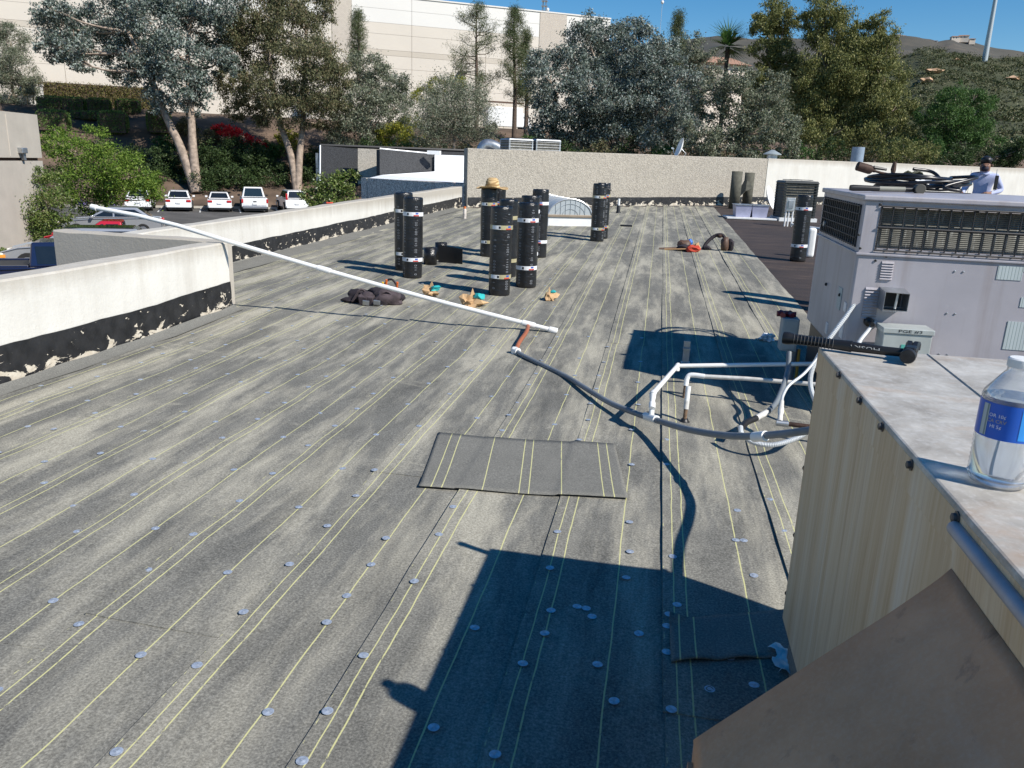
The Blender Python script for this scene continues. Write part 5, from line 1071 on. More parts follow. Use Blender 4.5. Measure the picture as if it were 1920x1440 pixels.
# ------------------------------------------------------------------ cars
MT['glass'] = plain('car_glass', (.012, .015, .018), .08, spec=.8); MT['tyre'] = plain('tyre_rubber', (.015, .015, .016), .8); MT['rim'] = plain('alloy_rim', (.5, .5, .52), .3, .8); MT['tail'] = plain('red_tail_light', (.45, .015, .02), .25); MT['lamp'] = plain('headlight', (.75, .72, .65), .15); MT['amber'] = plain('amber_indicator', (.8, .3, .04), .3)
def paint(name, c, metal=.0): m = plain(name, c, .22, metal, .03); m.node_tree.nodes['Principled BSDF'].inputs['Coat Weight'].default_value = .6; return m
CW, CS, CR, CB, CD = paint('white_car_paint', (.80, .80, .80)), paint('silver_car_paint', (.45, .46, .48), .5), paint('red_car_paint', (.42, .015, .03)), paint('navy_car_paint', (.01, .016, .05)), paint('charcoal_car_paint', (.03, .032, .035), .3)
def car(kind, col, name, label, loc, heading, L=4.5, W=1.78, H=1.45):
    """nose towards local +x, origin on the ground under the middle"""
    root = thing(name, label, 'pickup' if kind == 'pickup' else 'car', loc, heading); hl, hw = L/2, W/2; bz = .24
    prof = {'sedan': [(-1, .32), (-1, .62), (-.985, .78), (-.93, .93), (-.60, .98), (.28, .93), (.72, .84), (.95, .70), (1, .55), (.99, .3)], 'suv': [(-1, .36), (-1, .75), (-.985, .98), (-.9, 1.05), (.3, 1.03), (.74, .96), (.96, .82), (1, .6), (.99, .34)], 'pickup': [(-1, .42), (-1, 1.02), (-.3, 1.04), (.3, 1.08), (.80, 1.05), (.97, .96), (1, .7), (.99, .4)]}[kind]
    gh = {'sedan': [(-.80, .96), (-.52, H), (.02, H+.01), (.40, .93)], 'suv': [(-.97, 1.03), (-.86, H-.02), (-.1, H), (.14, H-.03), (.46, 1.02)], 'pickup': [(-.20, 1.03), (-.17, H), (.14, H+.01), (.40, 1.07)]}[kind]
    b = MB(); n = len(prof); vs = []
    for y, k, zz in ((-hw*.93, 1, 0), (-hw, .99, .0), (hw, .99, 0), (hw*.93, 1, 0)): vs += [(x*hl*k, y, z if abs(y) == hw*.93 or z < .8 else z-.05) for x, z in prof]
    fs = [(r*n+i, r*n+(i+1) % n, (r+1)*n+(i+1) % n, (r+1)*n+i) for r in range(3) for i in range(n)]+[tuple(range(n)), tuple(reversed(range(3*n, 4*n)))]
    b.add(vs, fs); b.build('body', col, root, bevel=.04, seg=2)
    if kind == 'pickup':
        MB().span((-hl*.95, -hw*.82, .70), (-hl*.24, hw*.82, 1.055)).build('bed', MT['black'], root)
        for s_ in (-1, 1): MB().span((-hl*.99, s_*hw*.9-.05, 1.0), (-hl*.2, s_*hw*.9+.05, 1.09)).build('bed_rail', col, root, bevel=.02)
        MB().span((-hl*1.0, -hw*.9, .55), (-hl*.965, hw*.9, 1.09)).build('tailgate', col, root, bevel=.02)
    n = len(gh); vs = []
    for s_, kk in ((-1, 1), (1, 1)):
        vs += [(x*hl, s_*(hw*.90 if z < 1.09 else hw*.70), z) for x, z in gh]
    g = MB().add(vs, [(i, (i+1) % n, n+(i+1) % n, n+i) for i in range(n)]+[tuple(range(n)), tuple(reversed(range(n, 2*n)))]); g.build('cabin', col, root, bevel=.05, seg=2)
    def pane(p, name='window'): 
        MB().poly(p, (0, 0, .004)).build(name, MT['glass'], root)
    def onface(i, u0, u1, v0, v1, off):
        (xa, za), (xb, zb) = gh[i], gh[i+1]; ya, yb = (hw*.90 if za < 1.09 else hw*.70), (hw*.90 if zb < 1.09 else hw*.70); out = []
        nx, nz = (zb-za), -(xb-xa)*hl; ln = math.hypot(nx, nz); sg = -1 if i == 0 else 1
        for u, v in ((u0, v0), (u1, v0), (u1, v1), (u0, v1)):
            x, z, y = (xa+(xb-xa)*v)*hl, za+(zb-za)*v, (ya+(yb-ya)*v); out.append((x-abs(nx/ln)*off*(1 if sg < 0 else -1), (u*2-1)*y, z+abs(nz/ln)*off))
        return out
    pane(onface(0, .08, .92, .10, .88, .012), 'rear_window'); pane(onface(len(gh)-2, .07, .93, .12, .92, .012), 'windscreen')
    x0, x1 = gh[0][0]*hl, gh[-1][0]*hl; z0, z1 = max(gh[0][1], gh[-1][1])+.05, H-.1; t0, t1 = gh[1][0]*hl, gh[-2][0]*hl
    for s_ in (-1, 1):
        yb = lambda z: s_*(hw*.90+(hw*.70-hw*.90)*((z-gh[0][1])/(H-gh[0][1]))+.012)
        mid = (x0*.45+x1*.55)*.6
        for xa, xb, xc, xd in ((x0+.22, mid-.04, t0+.10, mid-.04), (mid+.04, x1-.28, mid+.04, t1-.02)):
            MB().add([(xa, yb(z0), z0), (xb, yb(z0), z0), (xd, yb(z1), z1), (xc, yb(z1), z1)], [(0, 1, 2, 3)]).build('side_window', MT['glass'], root)
        MB().box((x1*.78, s_*(hw+.09), gh[-1][1]+.07), (.12, .18, .13)).build('mirror', col if kind != 'pickup' else MT['black'], root, bevel=.02)
        for xw in (-.62, .62):
            r_ = .33 if kind == 'sedan' else .38; wq = thing('wheel', None, None, (xw*hl, s_*(hw-.10), r_)); wq.parent = root; Rm = Euler((R_(90), 0, 0)).to_matrix()
            MB().lathe([(r_*.62, -.11), (r_*.95, -.11), (r_, -.07), (r_, .07), (r_*.95, .11), (r_*.62, .11)], n=18, rot=Rm).build('tyre', MT['tyre'], wq, smooth=40); MB().lathe([(r_*.62, -.115), (r_*.5, -.118), (r_*.15, -.10), (0, -.10)], n=14, rot=Euler((R_(90*s_), 0, 0)).to_matrix()).build('rim', MT['rim'], wq, smooth=40)
        zt = prof[2][1]
        if kind == 'pickup': MB().span((-hl-.012, s_*hw*.93-.07, .72), (-hl*.95, s_*hw*.93+.07, 1.0)).build('tail_light', MT['tail'], root, bevel=.02)
        elif kind == 'suv': MB().span((-hl*.985-.01, s_*hw*.86-.07, .95), (-hl*.9, s_*hw*.86+.08, 1.42)).build('tail_light', MT['tail'], root, bevel=.02)
        else: MB().span((-hl-.012, s_*hw*.78-.16, .70), (-hl*.95, s_*hw*.78+.17, .86)).build('tail_light', MT['tail'], root, bevel=.03)
        MB().span((hl*.93, s_*hw*.76-.2, .62), (hl+.008, s_*hw*.76+.2, .76)).build('headlight', MT['lamp'], root, bevel=.03); MB().span((hl*.90, s_*hw*.98-.02, .60), (hl*.97, s_*hw*.99+.015, .70)).build('indicator', MT['amber'], root)
    MB().span((-hl-.05, -hw*.93, .30), (-hl+.05, hw*.93, .52)).build('rear_bumper', col if kind != 'pickup' else MT['rim'], root, bevel=.04); MB().span((hl-.06, -hw*.93, .28), (hl+.05, hw*.93, .5)).build('front_bumper', col, root, bevel=.04)
    MB().span((-hl-.058, -.17, .60), (-hl-.045, .17, .74)).build('number_plate', MT['white_paint'], root)
    MB().span((-hl*.98, -hw*.85, .16), (hl*.97, hw*.85, .34)).build('underbody', MT['black'], root)
    if kind == 'pickup': MB().span((-hl-.016, -.12, .78), (-hl-.005, .12, .86)).build('badge', MT['black'], root, bevel=.02)
    return root
AWAY = math.atan2(EN.y, EN.x); LEFT = math.atan2(-EW.y, -EW.x)
def lotp(px, py, fwd=0.): p = atz(px, py, LOTZ); return p+EN*fwd
car('sedan', CW, 'parked_car', 'white sedan parked between the jacaranda and an older white sedan', lotp(336, 397, 2.3), AWAY, 4.6, 1.80, 1.47)
car('sedan', CW, 'parked_car', 'older white compact sedan parked next to the white pickup', lotp(413, 398, 2.3), AWAY, 4.4, 1.72, 1.40)
car('pickup', CW, 'parked_pickup', 'white crew cab pickup parked between a sedan and a small white SUV', lotp(479, 399, 2.7), AWAY, 5.3, 1.92, 1.80)
car('suv', CW, 'parked_car', 'small white SUV with tall red tail lights beside the white pickup', lotp(545, 398, 2.2)+EW*.3, AWAY+.1, 4.5, 1.80, 1.65)
car('sedan', CW, 'parked_car', 'white car half hidden behind the jacaranda foliage', lotp(272, 398, 3.2)-EW*.5, AWAY, 4.5, 1.78, 1.45)
car('sedan', CS, 'parked_car', 'silver sedan side-on under the jacaranda', lotp(212, 441), LEFT, 4.9, 1.82, 1.45)
car('pickup', CR, 'parked_pickup', 'red pickup with only its cab showing behind the wing wall', lotp(216, 484), LEFT, 4.8, 1.75, 1.52)
sv_ = car('suv', CS, 'parked_car', 'silver SUV nose poking out beside the tan building', lotp(152, 508), LEFT, 4.7, 1.85, 1.58)
MB().span((-1.9, -.6, 1.575), (.3, .6, 1.6)).build('roof_panel', MT['glass'], sv_, bevel=.01)
car('pickup', CB, 'parked_pickup', 'navy pickup with empty black bed below the near parapet', lotp(112, 560), LEFT+math.pi, 5.2, 1.9, 1.70)
vn = thing('delivery_van', 'white box van parked at the warehouse behind the pines', 'van', at(945, 246, 96), R_(30)); MB().span((-2.4, -1, .5), (2.0, 1, 2.7)).build('cargo_box', CW, vn, bevel=.06); MB().hexa([(2.0, -.95, .45), (3.3, -.9, .45), (3.3, .9, .45), (2.0, .95, .45)], [(2.0, -.9, 2.1), (2.6, -.8, 2.05), (2.6, .8, 2.05), (2.0, .9, 2.1)]).build('cab', CW, vn, bevel=.05); MB().box((2.95, 0, 1.55), (.02, 1.5, .6), (0, R_(-24), 0)).build('windscreen', MT['glass'], vn)
for x in (-1.6, 2.5):
    for s_ in (-1, 1): MB().lathe([(.38, -.12), (.42, -.08), (.42, .08), (.38, .12)], (x, s_*.95, .42), 16, Euler((R_(90), 0, 0)).to_matrix()).build('wheel', MT['tyre'], vn)
MB().box((0, -1.2, 3.4), (5, .4, .18)).build('dock_trim', MT['leather'], wh); bpy.data.objects['dock_trim'].location = Vector((34, 0, 0))

# ------------------------------------------------------------------ hills
def hillmat(name, c1, c2, c3, sc):
    t = NT(name, .95); v = t.coord('World'); b = t.ramp(t.noise(v, sc, 7, .65), [(.3, c1), (.55, c2), (.8, c3)]); t.col(b); return t.m
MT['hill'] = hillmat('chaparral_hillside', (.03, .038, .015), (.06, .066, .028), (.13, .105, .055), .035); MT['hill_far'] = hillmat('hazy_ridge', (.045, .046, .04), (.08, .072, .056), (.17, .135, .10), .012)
def hill(name, crest, depth0, depth1, ybase, mat, jit, n=90, m=30):
    xs = [c[0] for c in crest]
    def cy(x):
        for (xa, ya), (xb, yb) in zip(crest[:-1], crest[1:]):
            if xa <= x <= xb: return ya+(yb-ya)*(x-xa)/(xb-xa)
        return crest[-1][1]
    def fn(u, v):
        x = xs[0]+(xs[-1]-xs[0])*u; dp = depth0+(depth1-depth0)*v; y = ybase+(cy(x)-ybase)*(v**.85); p = at(x, y, dp); j = jit*(mnoise.noise(Vector((p.x, p.y, 0))*(3./depth1*4))+.5*mnoise.noise(Vector((p.x, p.y, 0))*(3./depth1*13)))
        return (p.x, p.y, p.z+j*min(1, v*3)*(1 if v < .98 else .5))
    b = MB(); b.grid(fn, n, m)
    fn2 = lambda u, v: (lambda q, p: (q[0]+(q[0]-CAMP[0])*.5*v, q[1]+(q[1]-CAMP[1])*.5*v, q[2]*(1-v)-20*v))(fn(u, 1.), 0)
    b.grid(fn2, n, 4); o = b.build(name, mat, smooth=70); struct(o); return fn
hf = hill('hillside', [(1100, 200), (1240, 160), (1400, 135), (1560, 120), (1690, 112), (1727, 99), (1753, 96), (1800, 99), (1847, 105), (1920, 108), (2050, 100), (2300, 120)], 130, 380, 318, MT['hill'], 4.)
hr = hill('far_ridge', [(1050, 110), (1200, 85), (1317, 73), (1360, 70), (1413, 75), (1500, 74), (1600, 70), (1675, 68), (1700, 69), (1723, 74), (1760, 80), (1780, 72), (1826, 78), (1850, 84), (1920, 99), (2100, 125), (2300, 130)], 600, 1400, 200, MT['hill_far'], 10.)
# chaparral: uncountable scrub on the near hill
r = np.random.default_rng(5); pts = []
while len(pts) < 9000:
    u, v = r.uniform(.2, 1), r.uniform(.02, 1)**.8; p = hf(u, v); q = mnoise.noise(Vector((p[0], p[1], 0))*.03)
    if q > -.5: pts.append(p)
SCRUB = np.array(pts)
# bare rock outcrops, the monopole and houses on the ridge
MT['rock'] = plain('ochre_rock', (.46, .30, .19), .95, var=.3, scale=.5)
for i, (px, py) in enumerate(((1748, 138), (1900, 150), (1735, 155), (1792, 114))):
    u = (px-1100)/1200; best = min((abs((RC.T @ (np.array(hf(u, v))-CAMP))[1]/(RC.T @ (np.array(hf(u, v))-CAMP))[2]*FPX+720-py), v) for v in [k/60 for k in range(60)]); p = hf(u, best[1])
    o = blob(3.2-.4*i, 2.6, 1.0, 60+i, .5, 2).build('rock_outcrop', MT['rock']); o.location = (p[0], p[1], p[2]-.3); tag(o, ('large ochre rock outcrop among the hillside scrub', 'ochre rock outcrop below the monopole side of the hill', 'smaller ochre rocks under the large outcrop', 'small pale rock high on the scrubby hill')[i], 'rock')
p0 = at(1847, 108, 370); mp = thing('monopole', 'tall tapered pale blue-grey monopole on the hill crest', 'pole', p0); MB().lathe([(1.25, -4), (1.25, 0), (1.0, 14), (.78, 34), (.6, 44)], n=16).build('shaft', plain('pale_pole', (.42, .47, .50), .5, .3), mp, smooth=50)
for z in (9, 18, 27): MB().lathe([(1.25-.018*z, z-.15), (1.25-.018*z, z+.15)], n=16).build('joint_collar', MT['galv'], mp)
MT['house'] = plain('stucco_house', (.66, .58, .50), .9, var=.15); MT['tile'] = plain('roof_tile', (.33, .19, .13), .9)
for i, (px, py, w_, hgt) in enumerate(((1683, 73, 9, 8), (1690, 74, 14, 7), (1716, 76, 10, 5), (1736, 81, 12, 5), (1752, 82, 9, 5), (1790, 76, 14, 8), (1806, 75, 18, 9), (1822, 79, 10, 6))):
    dpt = 1380; k = dpt/FPX; p = at(px, py-2, dpt); o = thing('ridge_house', 'pale stucco house on the far ridge crest', 'house', p, -.2+.1*(i % 3), 'houses along the far ridge'); W_ = w_*k; Hh = hgt*k*.75
    MB().span((-W_/2, -5, -6), (W_/2, 5, Hh*.7)).build('wall', MT['house'], o); MB().hexa([(-W_/2-.8, -6, Hh*.7), (W_/2+.8, -6, Hh*.7), (W_/2+.8, 6, Hh*.7), (-W_/2-.8, 6, Hh*.7)], [(-W_/2+2, -.5, Hh), (W_/2-2, -.5, Hh), (W_/2-2, .5, Hh), (-W_/2+2, .5, Hh)]).build('roof', MT['tile'], o)
    for q in range(2): MB().span((-W_/4+q*W_/3-.8, -5.1, Hh*.2), (-W_/4+q*W_/3+.8, -4.95, Hh*.5)).build('window', MT['glass'], o)
struct(MB().add([(-3000, 180, 5.0), (3000, 180, 5.0), (3000, 4000, 5.0), (-3000, 4000, 5.0)], [(0, 1, 2, 3)]).build('ground', MT['hill']))

# ------------------------------------------------------------------ vegetation
def leafmat(name, cols, trans=.25, rough=.6):
    m = bpy.data.materials.new(name); m.use_nodes = True; n = m.node_tree; b = n.nodes['Principled BSDF']; g = n.nodes.new('ShaderNodeNewGeometry'); rp_ = n.nodes.new('ShaderNodeValToRGB'); e = rp_.color_ramp.elements
    while len(e) < len(cols): e.new(.5)
    for i, (q, c) in enumerate(zip(e, cols)): q.position = i/(len(cols)-1); q.color = (*(min(.8, v_*1.32) for v_ in c), 1)
    n.links.new(g.outputs['Random Per Island'], rp_.inputs[0])
    b.inputs['Roughness'].default_value = rough; b.inputs['Specular IOR Level'].default_value = .35; n.links.new(rp_.outputs[0], b.inputs['Base Color'])
    tr_ = n.nodes.new('ShaderNodeBsdfTranslucent'); n.links.new(rp_.outputs[0], tr_.inputs[0]); mx = n.nodes.new('ShaderNodeMixShader'); mx.inputs[0].default_value = trans; out = n.nodes['Material Output']
    n.links.new(b.outputs[0], mx.inputs[1]); n.links.new(tr_.outputs[0], mx.inputs[2]); n.links.new(mx.outputs[0], out.inputs[0]); return m
LF = {'silver': leafmat('silver_leaf', [(.03, .046, .034), (.075, .105, .082), (.16, .195, .165), (.30, .34, .32), (.10, .075, .05)]), 'olive': leafmat('olive_leaf', [(.028, .034, .014), (.06, .07, .03), (.11, .115, .055), (.18, .17, .09), (.13, .09, .055)]),
      'greyolive': leafmat('grey_olive_leaf', [(.035, .045, .026), (.085, .105, .06), (.15, .17, .115), (.25, .27, .20), (.13, .105, .07)]), 'tall': leafmat('tall_gum_leaf', [(.04, .052, .014), (.10, .115, .032), (.17, .18, .06), (.27, .25, .10)]),
      'green': leafmat('mid_green_leaf', [(.02, .055, .012), (.05, .105, .024), (.09, .16, .04)]), 'bright': leafmat('jacaranda_leaf', [(.04, .085, .010), (.085, .15, .018), (.14, .21, .03), (.19, .25, .05)], .35), 'dark': leafmat('dark_shrub_leaf', [(.014, .028, .009), (.032, .058, .016), (.06, .09, .028)]),
      'pine': leafmat('pine_needle', [(.03, .05, .016), (.06, .085, .03), (.10, .12, .05), (.12, .11, .06)]), 'hedge': leafmat('hedge_leaf', [(.05, .10, .022), (.10, .17, .04), (.15, .22, .06)]), 'vine': leafmat('vine_leaf', [(.05, .06, .012), (.10, .105, .025), (.15, .13, .045), (.16, .10, .05)]),
      'yellow': leafmat('yellow_green_leaf', [(.08, .10, .012), (.17, .18, .02), (.28, .25, .03)]), 'red': leafmat('bougainvillea', [(.35, .010, .02), (.58, .02, .035), (.6, .05, .05)], .3), 'purple': leafmat('jacaranda_flower', [(.20, .16, .42), (.34, .28, .6)]), 'pitto': leafmat('glossy_shrub_leaf', [(.03, .06, .012), (.07, .11, .022), (.12, .16, .04), (.17, .18, .08)], .2, .4)}
MT['bark'] = plain('peeling_bark', (.30, .235, .185), .9, var=.45, scale=3, bump=.6, bscale=9); MT['bark_dark'] = plain('dark_bark', (.085, .06, .045), .95, var=.4, scale=4, bump=.5, bscale=9)
VR = np.random.default_rng(21); DK = 6.0; LK = .64
def leafmesh(name, C, size, aspect, mat, parent, droop=0., nrm=None):
    """a leaf-sized diamond at every centre"""
    N = len(C); d = VR.normal(size=(N, 3)); d[:, 2] -= droop*1.6; d /= np.linalg.norm(d, axis=1)[:, None]; q = VR.normal(size=(N, 3)); s_ = np.cross(d, q); s_ /= np.linalg.norm(s_, axis=1)[:, None]
    size = size*LK; L = (size*VR.uniform(.6, 1.35, N))[:, None]; Wd = L*aspect; n_ = np.cross(d, s_)
    V = np.stack([C-d*L*.5, C+s_*Wd*.5-d*L*.05+n_*L*.08, C+d*L*.5, C-s_*Wd*.5-d*L*.05+n_*L*.08], 1).reshape(-1, 3); me = bpy.data.meshes.new(name)
    me.vertices.add(len(V)); me.vertices.foreach_set('co', V.ravel()); li = np.arange(4*N, dtype=np.int32); me.loops.add(4*N); me.loops.foreach_set('vertex_index', li); me.polygons.add(N); me.polygons.foreach_set('loop_start', np.arange(0, 4*N, 4, dtype=np.int32)); me.materials.append(mat); me.update(calc_edges=True)
    o = bpy.data.objects.new(name, me); COL.objects.link(o); o.parent = parent; return o
def clumpcenters(cl, dens, sub=.16, flat=.85, shell=.55):
    out = []
    for (c, r) in cl:
        m = max(5, int(26*shell*2*(r/2.)**.6)); k = max(8, int(dens*r*r/m)); d = VR.normal(size=(m, 3)); d /= np.linalg.norm(d, axis=1)[:, None]; rad = r*VR.uniform(.25, 1.03, m)**shell
        S_ = np.array(c)+d*rad[:, None]*np.array([1, 1, flat]); sig = r*sub*VR.uniform(.6, 1.3, m)
        out.append((S_[:, None, :]+VR.normal(size=(m, k, 3))*sig[:, None, None]*np.array([1, 1, .8])).reshape(-1, 3))
    return np.concatenate(out)
def tree(name, label, depth, clumps, leaf, size, aspect, dens, base=None, stems=None, trunk_r=.25, bark='bark', droop=0., sub=.155, cat='tree', group=None, limbs=True, spread=.9, extra=None, shell=.55, basez=None):
    cl = []; rr = random.Random(hash(label) % 1000 if False else sum(map(ord, label)))
    for (px, py, rp_) in clumps:
        r_ = rp_*1.10*depth/FPX; cl.append((at(px, py, depth+rr.uniform(-1, 1)*r_*spread), r_))
    cm = sum((c for c, _ in cl), Vector())/len(cl)
    if base is None: bp = Vector((cm.x, cm.y, LOTZ if basez is None else basez))
    else: bp = at(*base)
    root = thing(name, label, cat, bp, group=group)
    cl = [(c-bp, r_) for c, r_ in cl]; cm = cm-bp
    dens = dens*DK; b = MB()
    if stems is None: stems = [[(0, 0, -.3), tuple(cm*.45), tuple(cm)]]
    tips = []
    for st in stems:
        P = smoothpath(st, 5); n = len(P); b.tube(P, [trunk_r*(1.15-.72*i/(n-1)) for i in range(n)], 9); tips.append(P)
    if limbs:
        for c, r_ in cl:
            P = min(tips, key=lambda T: min((p-c).length for p in T)); cand = [p for p in P[len(P)//3:] if p.z < c.z+.2] or [P[-1]]; s0 = min(cand, key=lambda p: (p-c).length)
            md = s0.lerp(c, .55)+Vector((rr.uniform(-.1, .1), rr.uniform(-.1, .1), -.12))*(c-s0).length*.5
            b.tube(smoothpath([s0, md, c], 4), [trunk_r*.42*(1-.75*i/8) for i in range(9)], 6)
            for _ in range(3):
                e_ = c+Vector((rr.uniform(-1, 1), rr.uniform(-1, 1), rr.uniform(-.3, 1)))*r_*.75; b.tube([md.lerp(c, .6), c.lerp(e_, .5), e_], [trunk_r*.13, trunk_r*.09, trunk_r*.03], 5)
    b.build('trunk', MT[bark], root, smooth=60)
    leafmesh('crown', clumpcenters([(tuple(c), r_) for c, r_ in cl], dens, sub, shell=shell), size, aspect, LF[leaf], root, droop)
    if extra:
        cl2 = [(tuple(at(px, py, depth-.5)-bp), rp_*depth/FPX) for (px, py, rp_) in extra[1]]; leafmesh(extra[2], clumpcenters(cl2, extra[3], .3), extra[4], .6, LF[extra[0]], root)
    return root
def rel(bp, *pts): return [tuple(at(*p)-bp) for p in pts]
D1 = 66; bp = at(367, 354, D1)
tree('eucalyptus', 'silver-leaved eucalyptus with twin pale trunks behind the white sedan', D1, [(110, 45, 40), (140, 85, 40), (95, 88, 28), (105, 20, 30), (200, 35, 52), (245, 85, 55), (300, 35, 55), (335, 105, 50), (275, 140, 42), (350, 160, 40), (225, 125, 32), (395, 60, 45), (330, 0, 50), (240, -25, 55), (405, 5, 45), (300, 190, 24), (360, 200, 22), (415, 115, 32), (150, 118, 22)], 'silver', .36, .5, 165,
     base=(367, 354, D1), stems=[[(0, 0, -.3)]+rel(bp, (340, 280, D1), (310, 215, D1), (285, 150, D1), (240, 60, D1)), [(.15, 0, -.3)]+rel(bp, (362, 280, D1), (358, 205, D1), (352, 130, D1), (355, 40, D1))], trunk_r=.36, droop=.3)
D2 = 69; bp = at(556, 352, D2)
tree('eucalyptus', 'dark olive eucalyptus leaning behind the small white SUV', D2, [(470, 95, 52), (540, 60, 58), (580, 120, 55), (500, 160, 50), (450, 195, 32), (605, 170, 45), (555, 205, 45), (480, 30, 48), (590, 18, 40), (620, 225, 32), (635, 140, 32), (428, 150, 30), (540, 5, 40), (450, 60, 35), (495, 215, 26)], 'olive', .34, .36, 190,
     base=(556, 352, D2), stems=[[(0, 0, -.3)]+rel(bp, (545, 290, D2), (525, 230, D2), (510, 150, D2), (500, 60, D2)), [(.1, 0, -.3)]+rel(bp, (562, 290, D2), (568, 230, D2), (570, 150, D2), (575, 60, D2))], trunk_r=.30, droop=.7)
tree('gum_tree', 'grey brown gum tree filling the gap behind the adjoining roof', 71, [(690, 125, 42), (722, 160, 42), (690, 205, 45), (740, 205, 32), (660, 245, 38), (715, 255, 32), (645, 190, 32), (750, 240, 24), (640, 270, 30)], 'greyolive', .30, .42, 180, droop=.5, trunk_r=.2)
tree('gum_tree', 'silvery lower gum limbs beside the dark olive eucalyptus', 73, [(700, 190, 26), (675, 225, 30), (700, 270, 28), (655, 285, 26), (740, 165, 24)], 'silver', .3, .5, 170, droop=.3, trunk_r=.15)
tree('olive_tree', 'rounded grey-green olive tree behind the aggregate parapet', 58, [(850, 198, 52), (808, 218, 42), (892, 222, 38), (850, 248, 48), (828, 180, 34), (880, 184, 34), (800, 255, 30), (905, 255, 25)], 'greyolive', .22, .3, 300, trunk_r=.2, sub=.25)
tree('acacia', 'yellow-flecked acacia behind the rounded olive tree', 66, [(800, 175, 24), (820, 165, 20), (775, 225, 20), (860, 155, 18), (765, 245, 18)], 'yellow', .25, .4, 170, trunk_r=.1)
tree('shrub', 'bright green shrub glowing under the gum limbs', 70, [(735, 250, 24), (765, 262, 22), (715, 268, 20), (790, 270, 18)], 'yellow', .3, .4, 190, trunk_r=.08, cat='shrub', basez=0)
def pine(label, depth, px, ytop, ybase, wpx, n, seed, leaf='pine', up=.35):
    rr = random.Random(seed); bp = at(px, ybase, depth); tp = at(px, ytop, depth)-bp; root = thing('pine_tree', label, 'tree', bp); h = tp.z; b = MB(); P = [Vector((0, 0, -.5)), tp*.3+Vector((.1, 0, 0)), tp*.65, tp]; b.tube(P, [.26, .2, .12, .03], 8); W_ = wpx*depth/FPX; cs = []
    for i in range(n):
        t = .26+.72*i/n; z = h*t; a = rr.uniform(0, 6.28); l = W_*(1-t)**.55*rr.uniform(.55, 1.05)*1.15; s0 = Vector((tp.x*t, tp.y*t, z)); e_ = s0+Vector((math.cos(a)*l, math.sin(a)*l, l*up*rr.uniform(.5, 1.6))); md = s0.lerp(e_, .5)+Vector((0, 0, -.1*l)); b.tube([s0, md, e_], [.05, .035, .012], 5)
        for q in range(10): f = .5+.5*q/9; cs.append((s0.lerp(e_, f)+Vector((rr.uniform(-.35, .35), rr.uniform(-.35, .35), rr.uniform(-.05, .35))))[:])
    for q in range(10): cs.append((tp+Vector((rr.uniform(-.15, .15), rr.uniform(-.15, .15), -rr.random()*1.6)))[:])
    b.build('trunk', MT['bark_dark'], root, smooth=60); cs = np.array(cs); C = (cs[:, None, :]+VR.normal(size=(len(cs), 26, 3))*.24).reshape(-1, 3); leafmesh('needles', C, .55, .085, LF[leaf], root, -.35); return root
pine('open-branched pine with visible limbs before the warehouse wall', 82, 893, 8, 255, 78, 40, 3); pine('slender upright pine next to the open-branched pine', 82, 964, 14, 252, 42, 52, 4); pine('smaller pine pressed against the silver trees', 83, 986, 55, 252, 20, 34, 5); pine('young pine above the grey brown gum', 84, 672, 22, 150, 22, 26, 6); pine('pointed conifer tip rising out of the silver trees', 78, 1272, 22, 220, 20, 36, 7)
g_ = None
tree('silver_gum', 'silver-leaved gum next to the slender pine', 64, [(1020, 115, 30), (1030, 150, 40), (1050, 195, 48), (1022, 240, 38), (1070, 250, 42), (1070, 120, 36)], 'silver', .32, .45, 185, trunk_r=.2, droop=.2)
tree('silver_gum', 'tallest silver-leaved gum rising above the warehouse roofline', 65, [(1098, 62, 36), (1110, 100, 48), (1140, 140, 55), (1110, 165, 50), (1160, 90, 42), (1130, 205, 55), (1180, 65, 34), (1110, 250, 45), (1160, 250, 45)], 'silver', .32, .45, 185, trunk_r=.28, droop=.2)
tree('silver_gum', 'broad silver-leaved gum above the satellite dish', 63, [(1205, 75, 34), (1215, 120, 46), (1230, 160, 50), (1205, 210, 50), (1255, 205, 45), (1230, 255, 45), (1275, 150, 38), (1190, 170, 40), (1280, 245, 36), (1250, 95, 26)], 'silver', .32, .45, 185, trunk_r=.26, droop=.2)
tree('silver_gum', 'grey silver gum with brown twigs behind the bare grey rolls', 56, [(1330, 190, 40), (1388, 168, 42), (1440, 190, 42), (1360, 235, 42), (1418, 245, 42), (1465, 240, 32), (1315, 255, 34), (1478, 278, 22), (1345, 275, 30), (1400, 285, 26), (1455, 155, 24)], 'greyolive', .28, .45, 230, trunk_r=.2, droop=.2)
tree('gum_tree', 'olive green gum peeking between the silver gums', 74, [(1300, 90, 30), (1320, 125, 34), (1295, 140, 30), (1340, 160, 25), (1290, 190, 30)], 'greyolive', .3, .4, 190, trunk_r=.2)
tree('tall_gum', 'narrow tall gum with a tufted top beside the palm', 76, [(1448, 22, 34), (1472, 40, 28), (1430, 48, 24), (1462, 70, 28), (1436, 95, 26), (1470, 105, 32), (1450, 135, 34), (1490, 150, 36), (1440, 165, 26)], 'tall', .32, .4, 230, trunk_r=.2, droop=.4)
tree('tall_gum', 'tallest broad gum with olive drooping foliage', 72, [(1548, 15, 38), (1560, 55, 42), (1530, 50, 28), (1578, 95, 50), (1600, 130, 52), (1545, 130, 44), (1590, 185, 58), (1535, 195, 44), (1600, 245, 54), (1545, 262, 42), (1505, 225, 32), (1520, 160, 34)], 'tall', .34, .34, 230, trunk_r=.34, droop=.8)
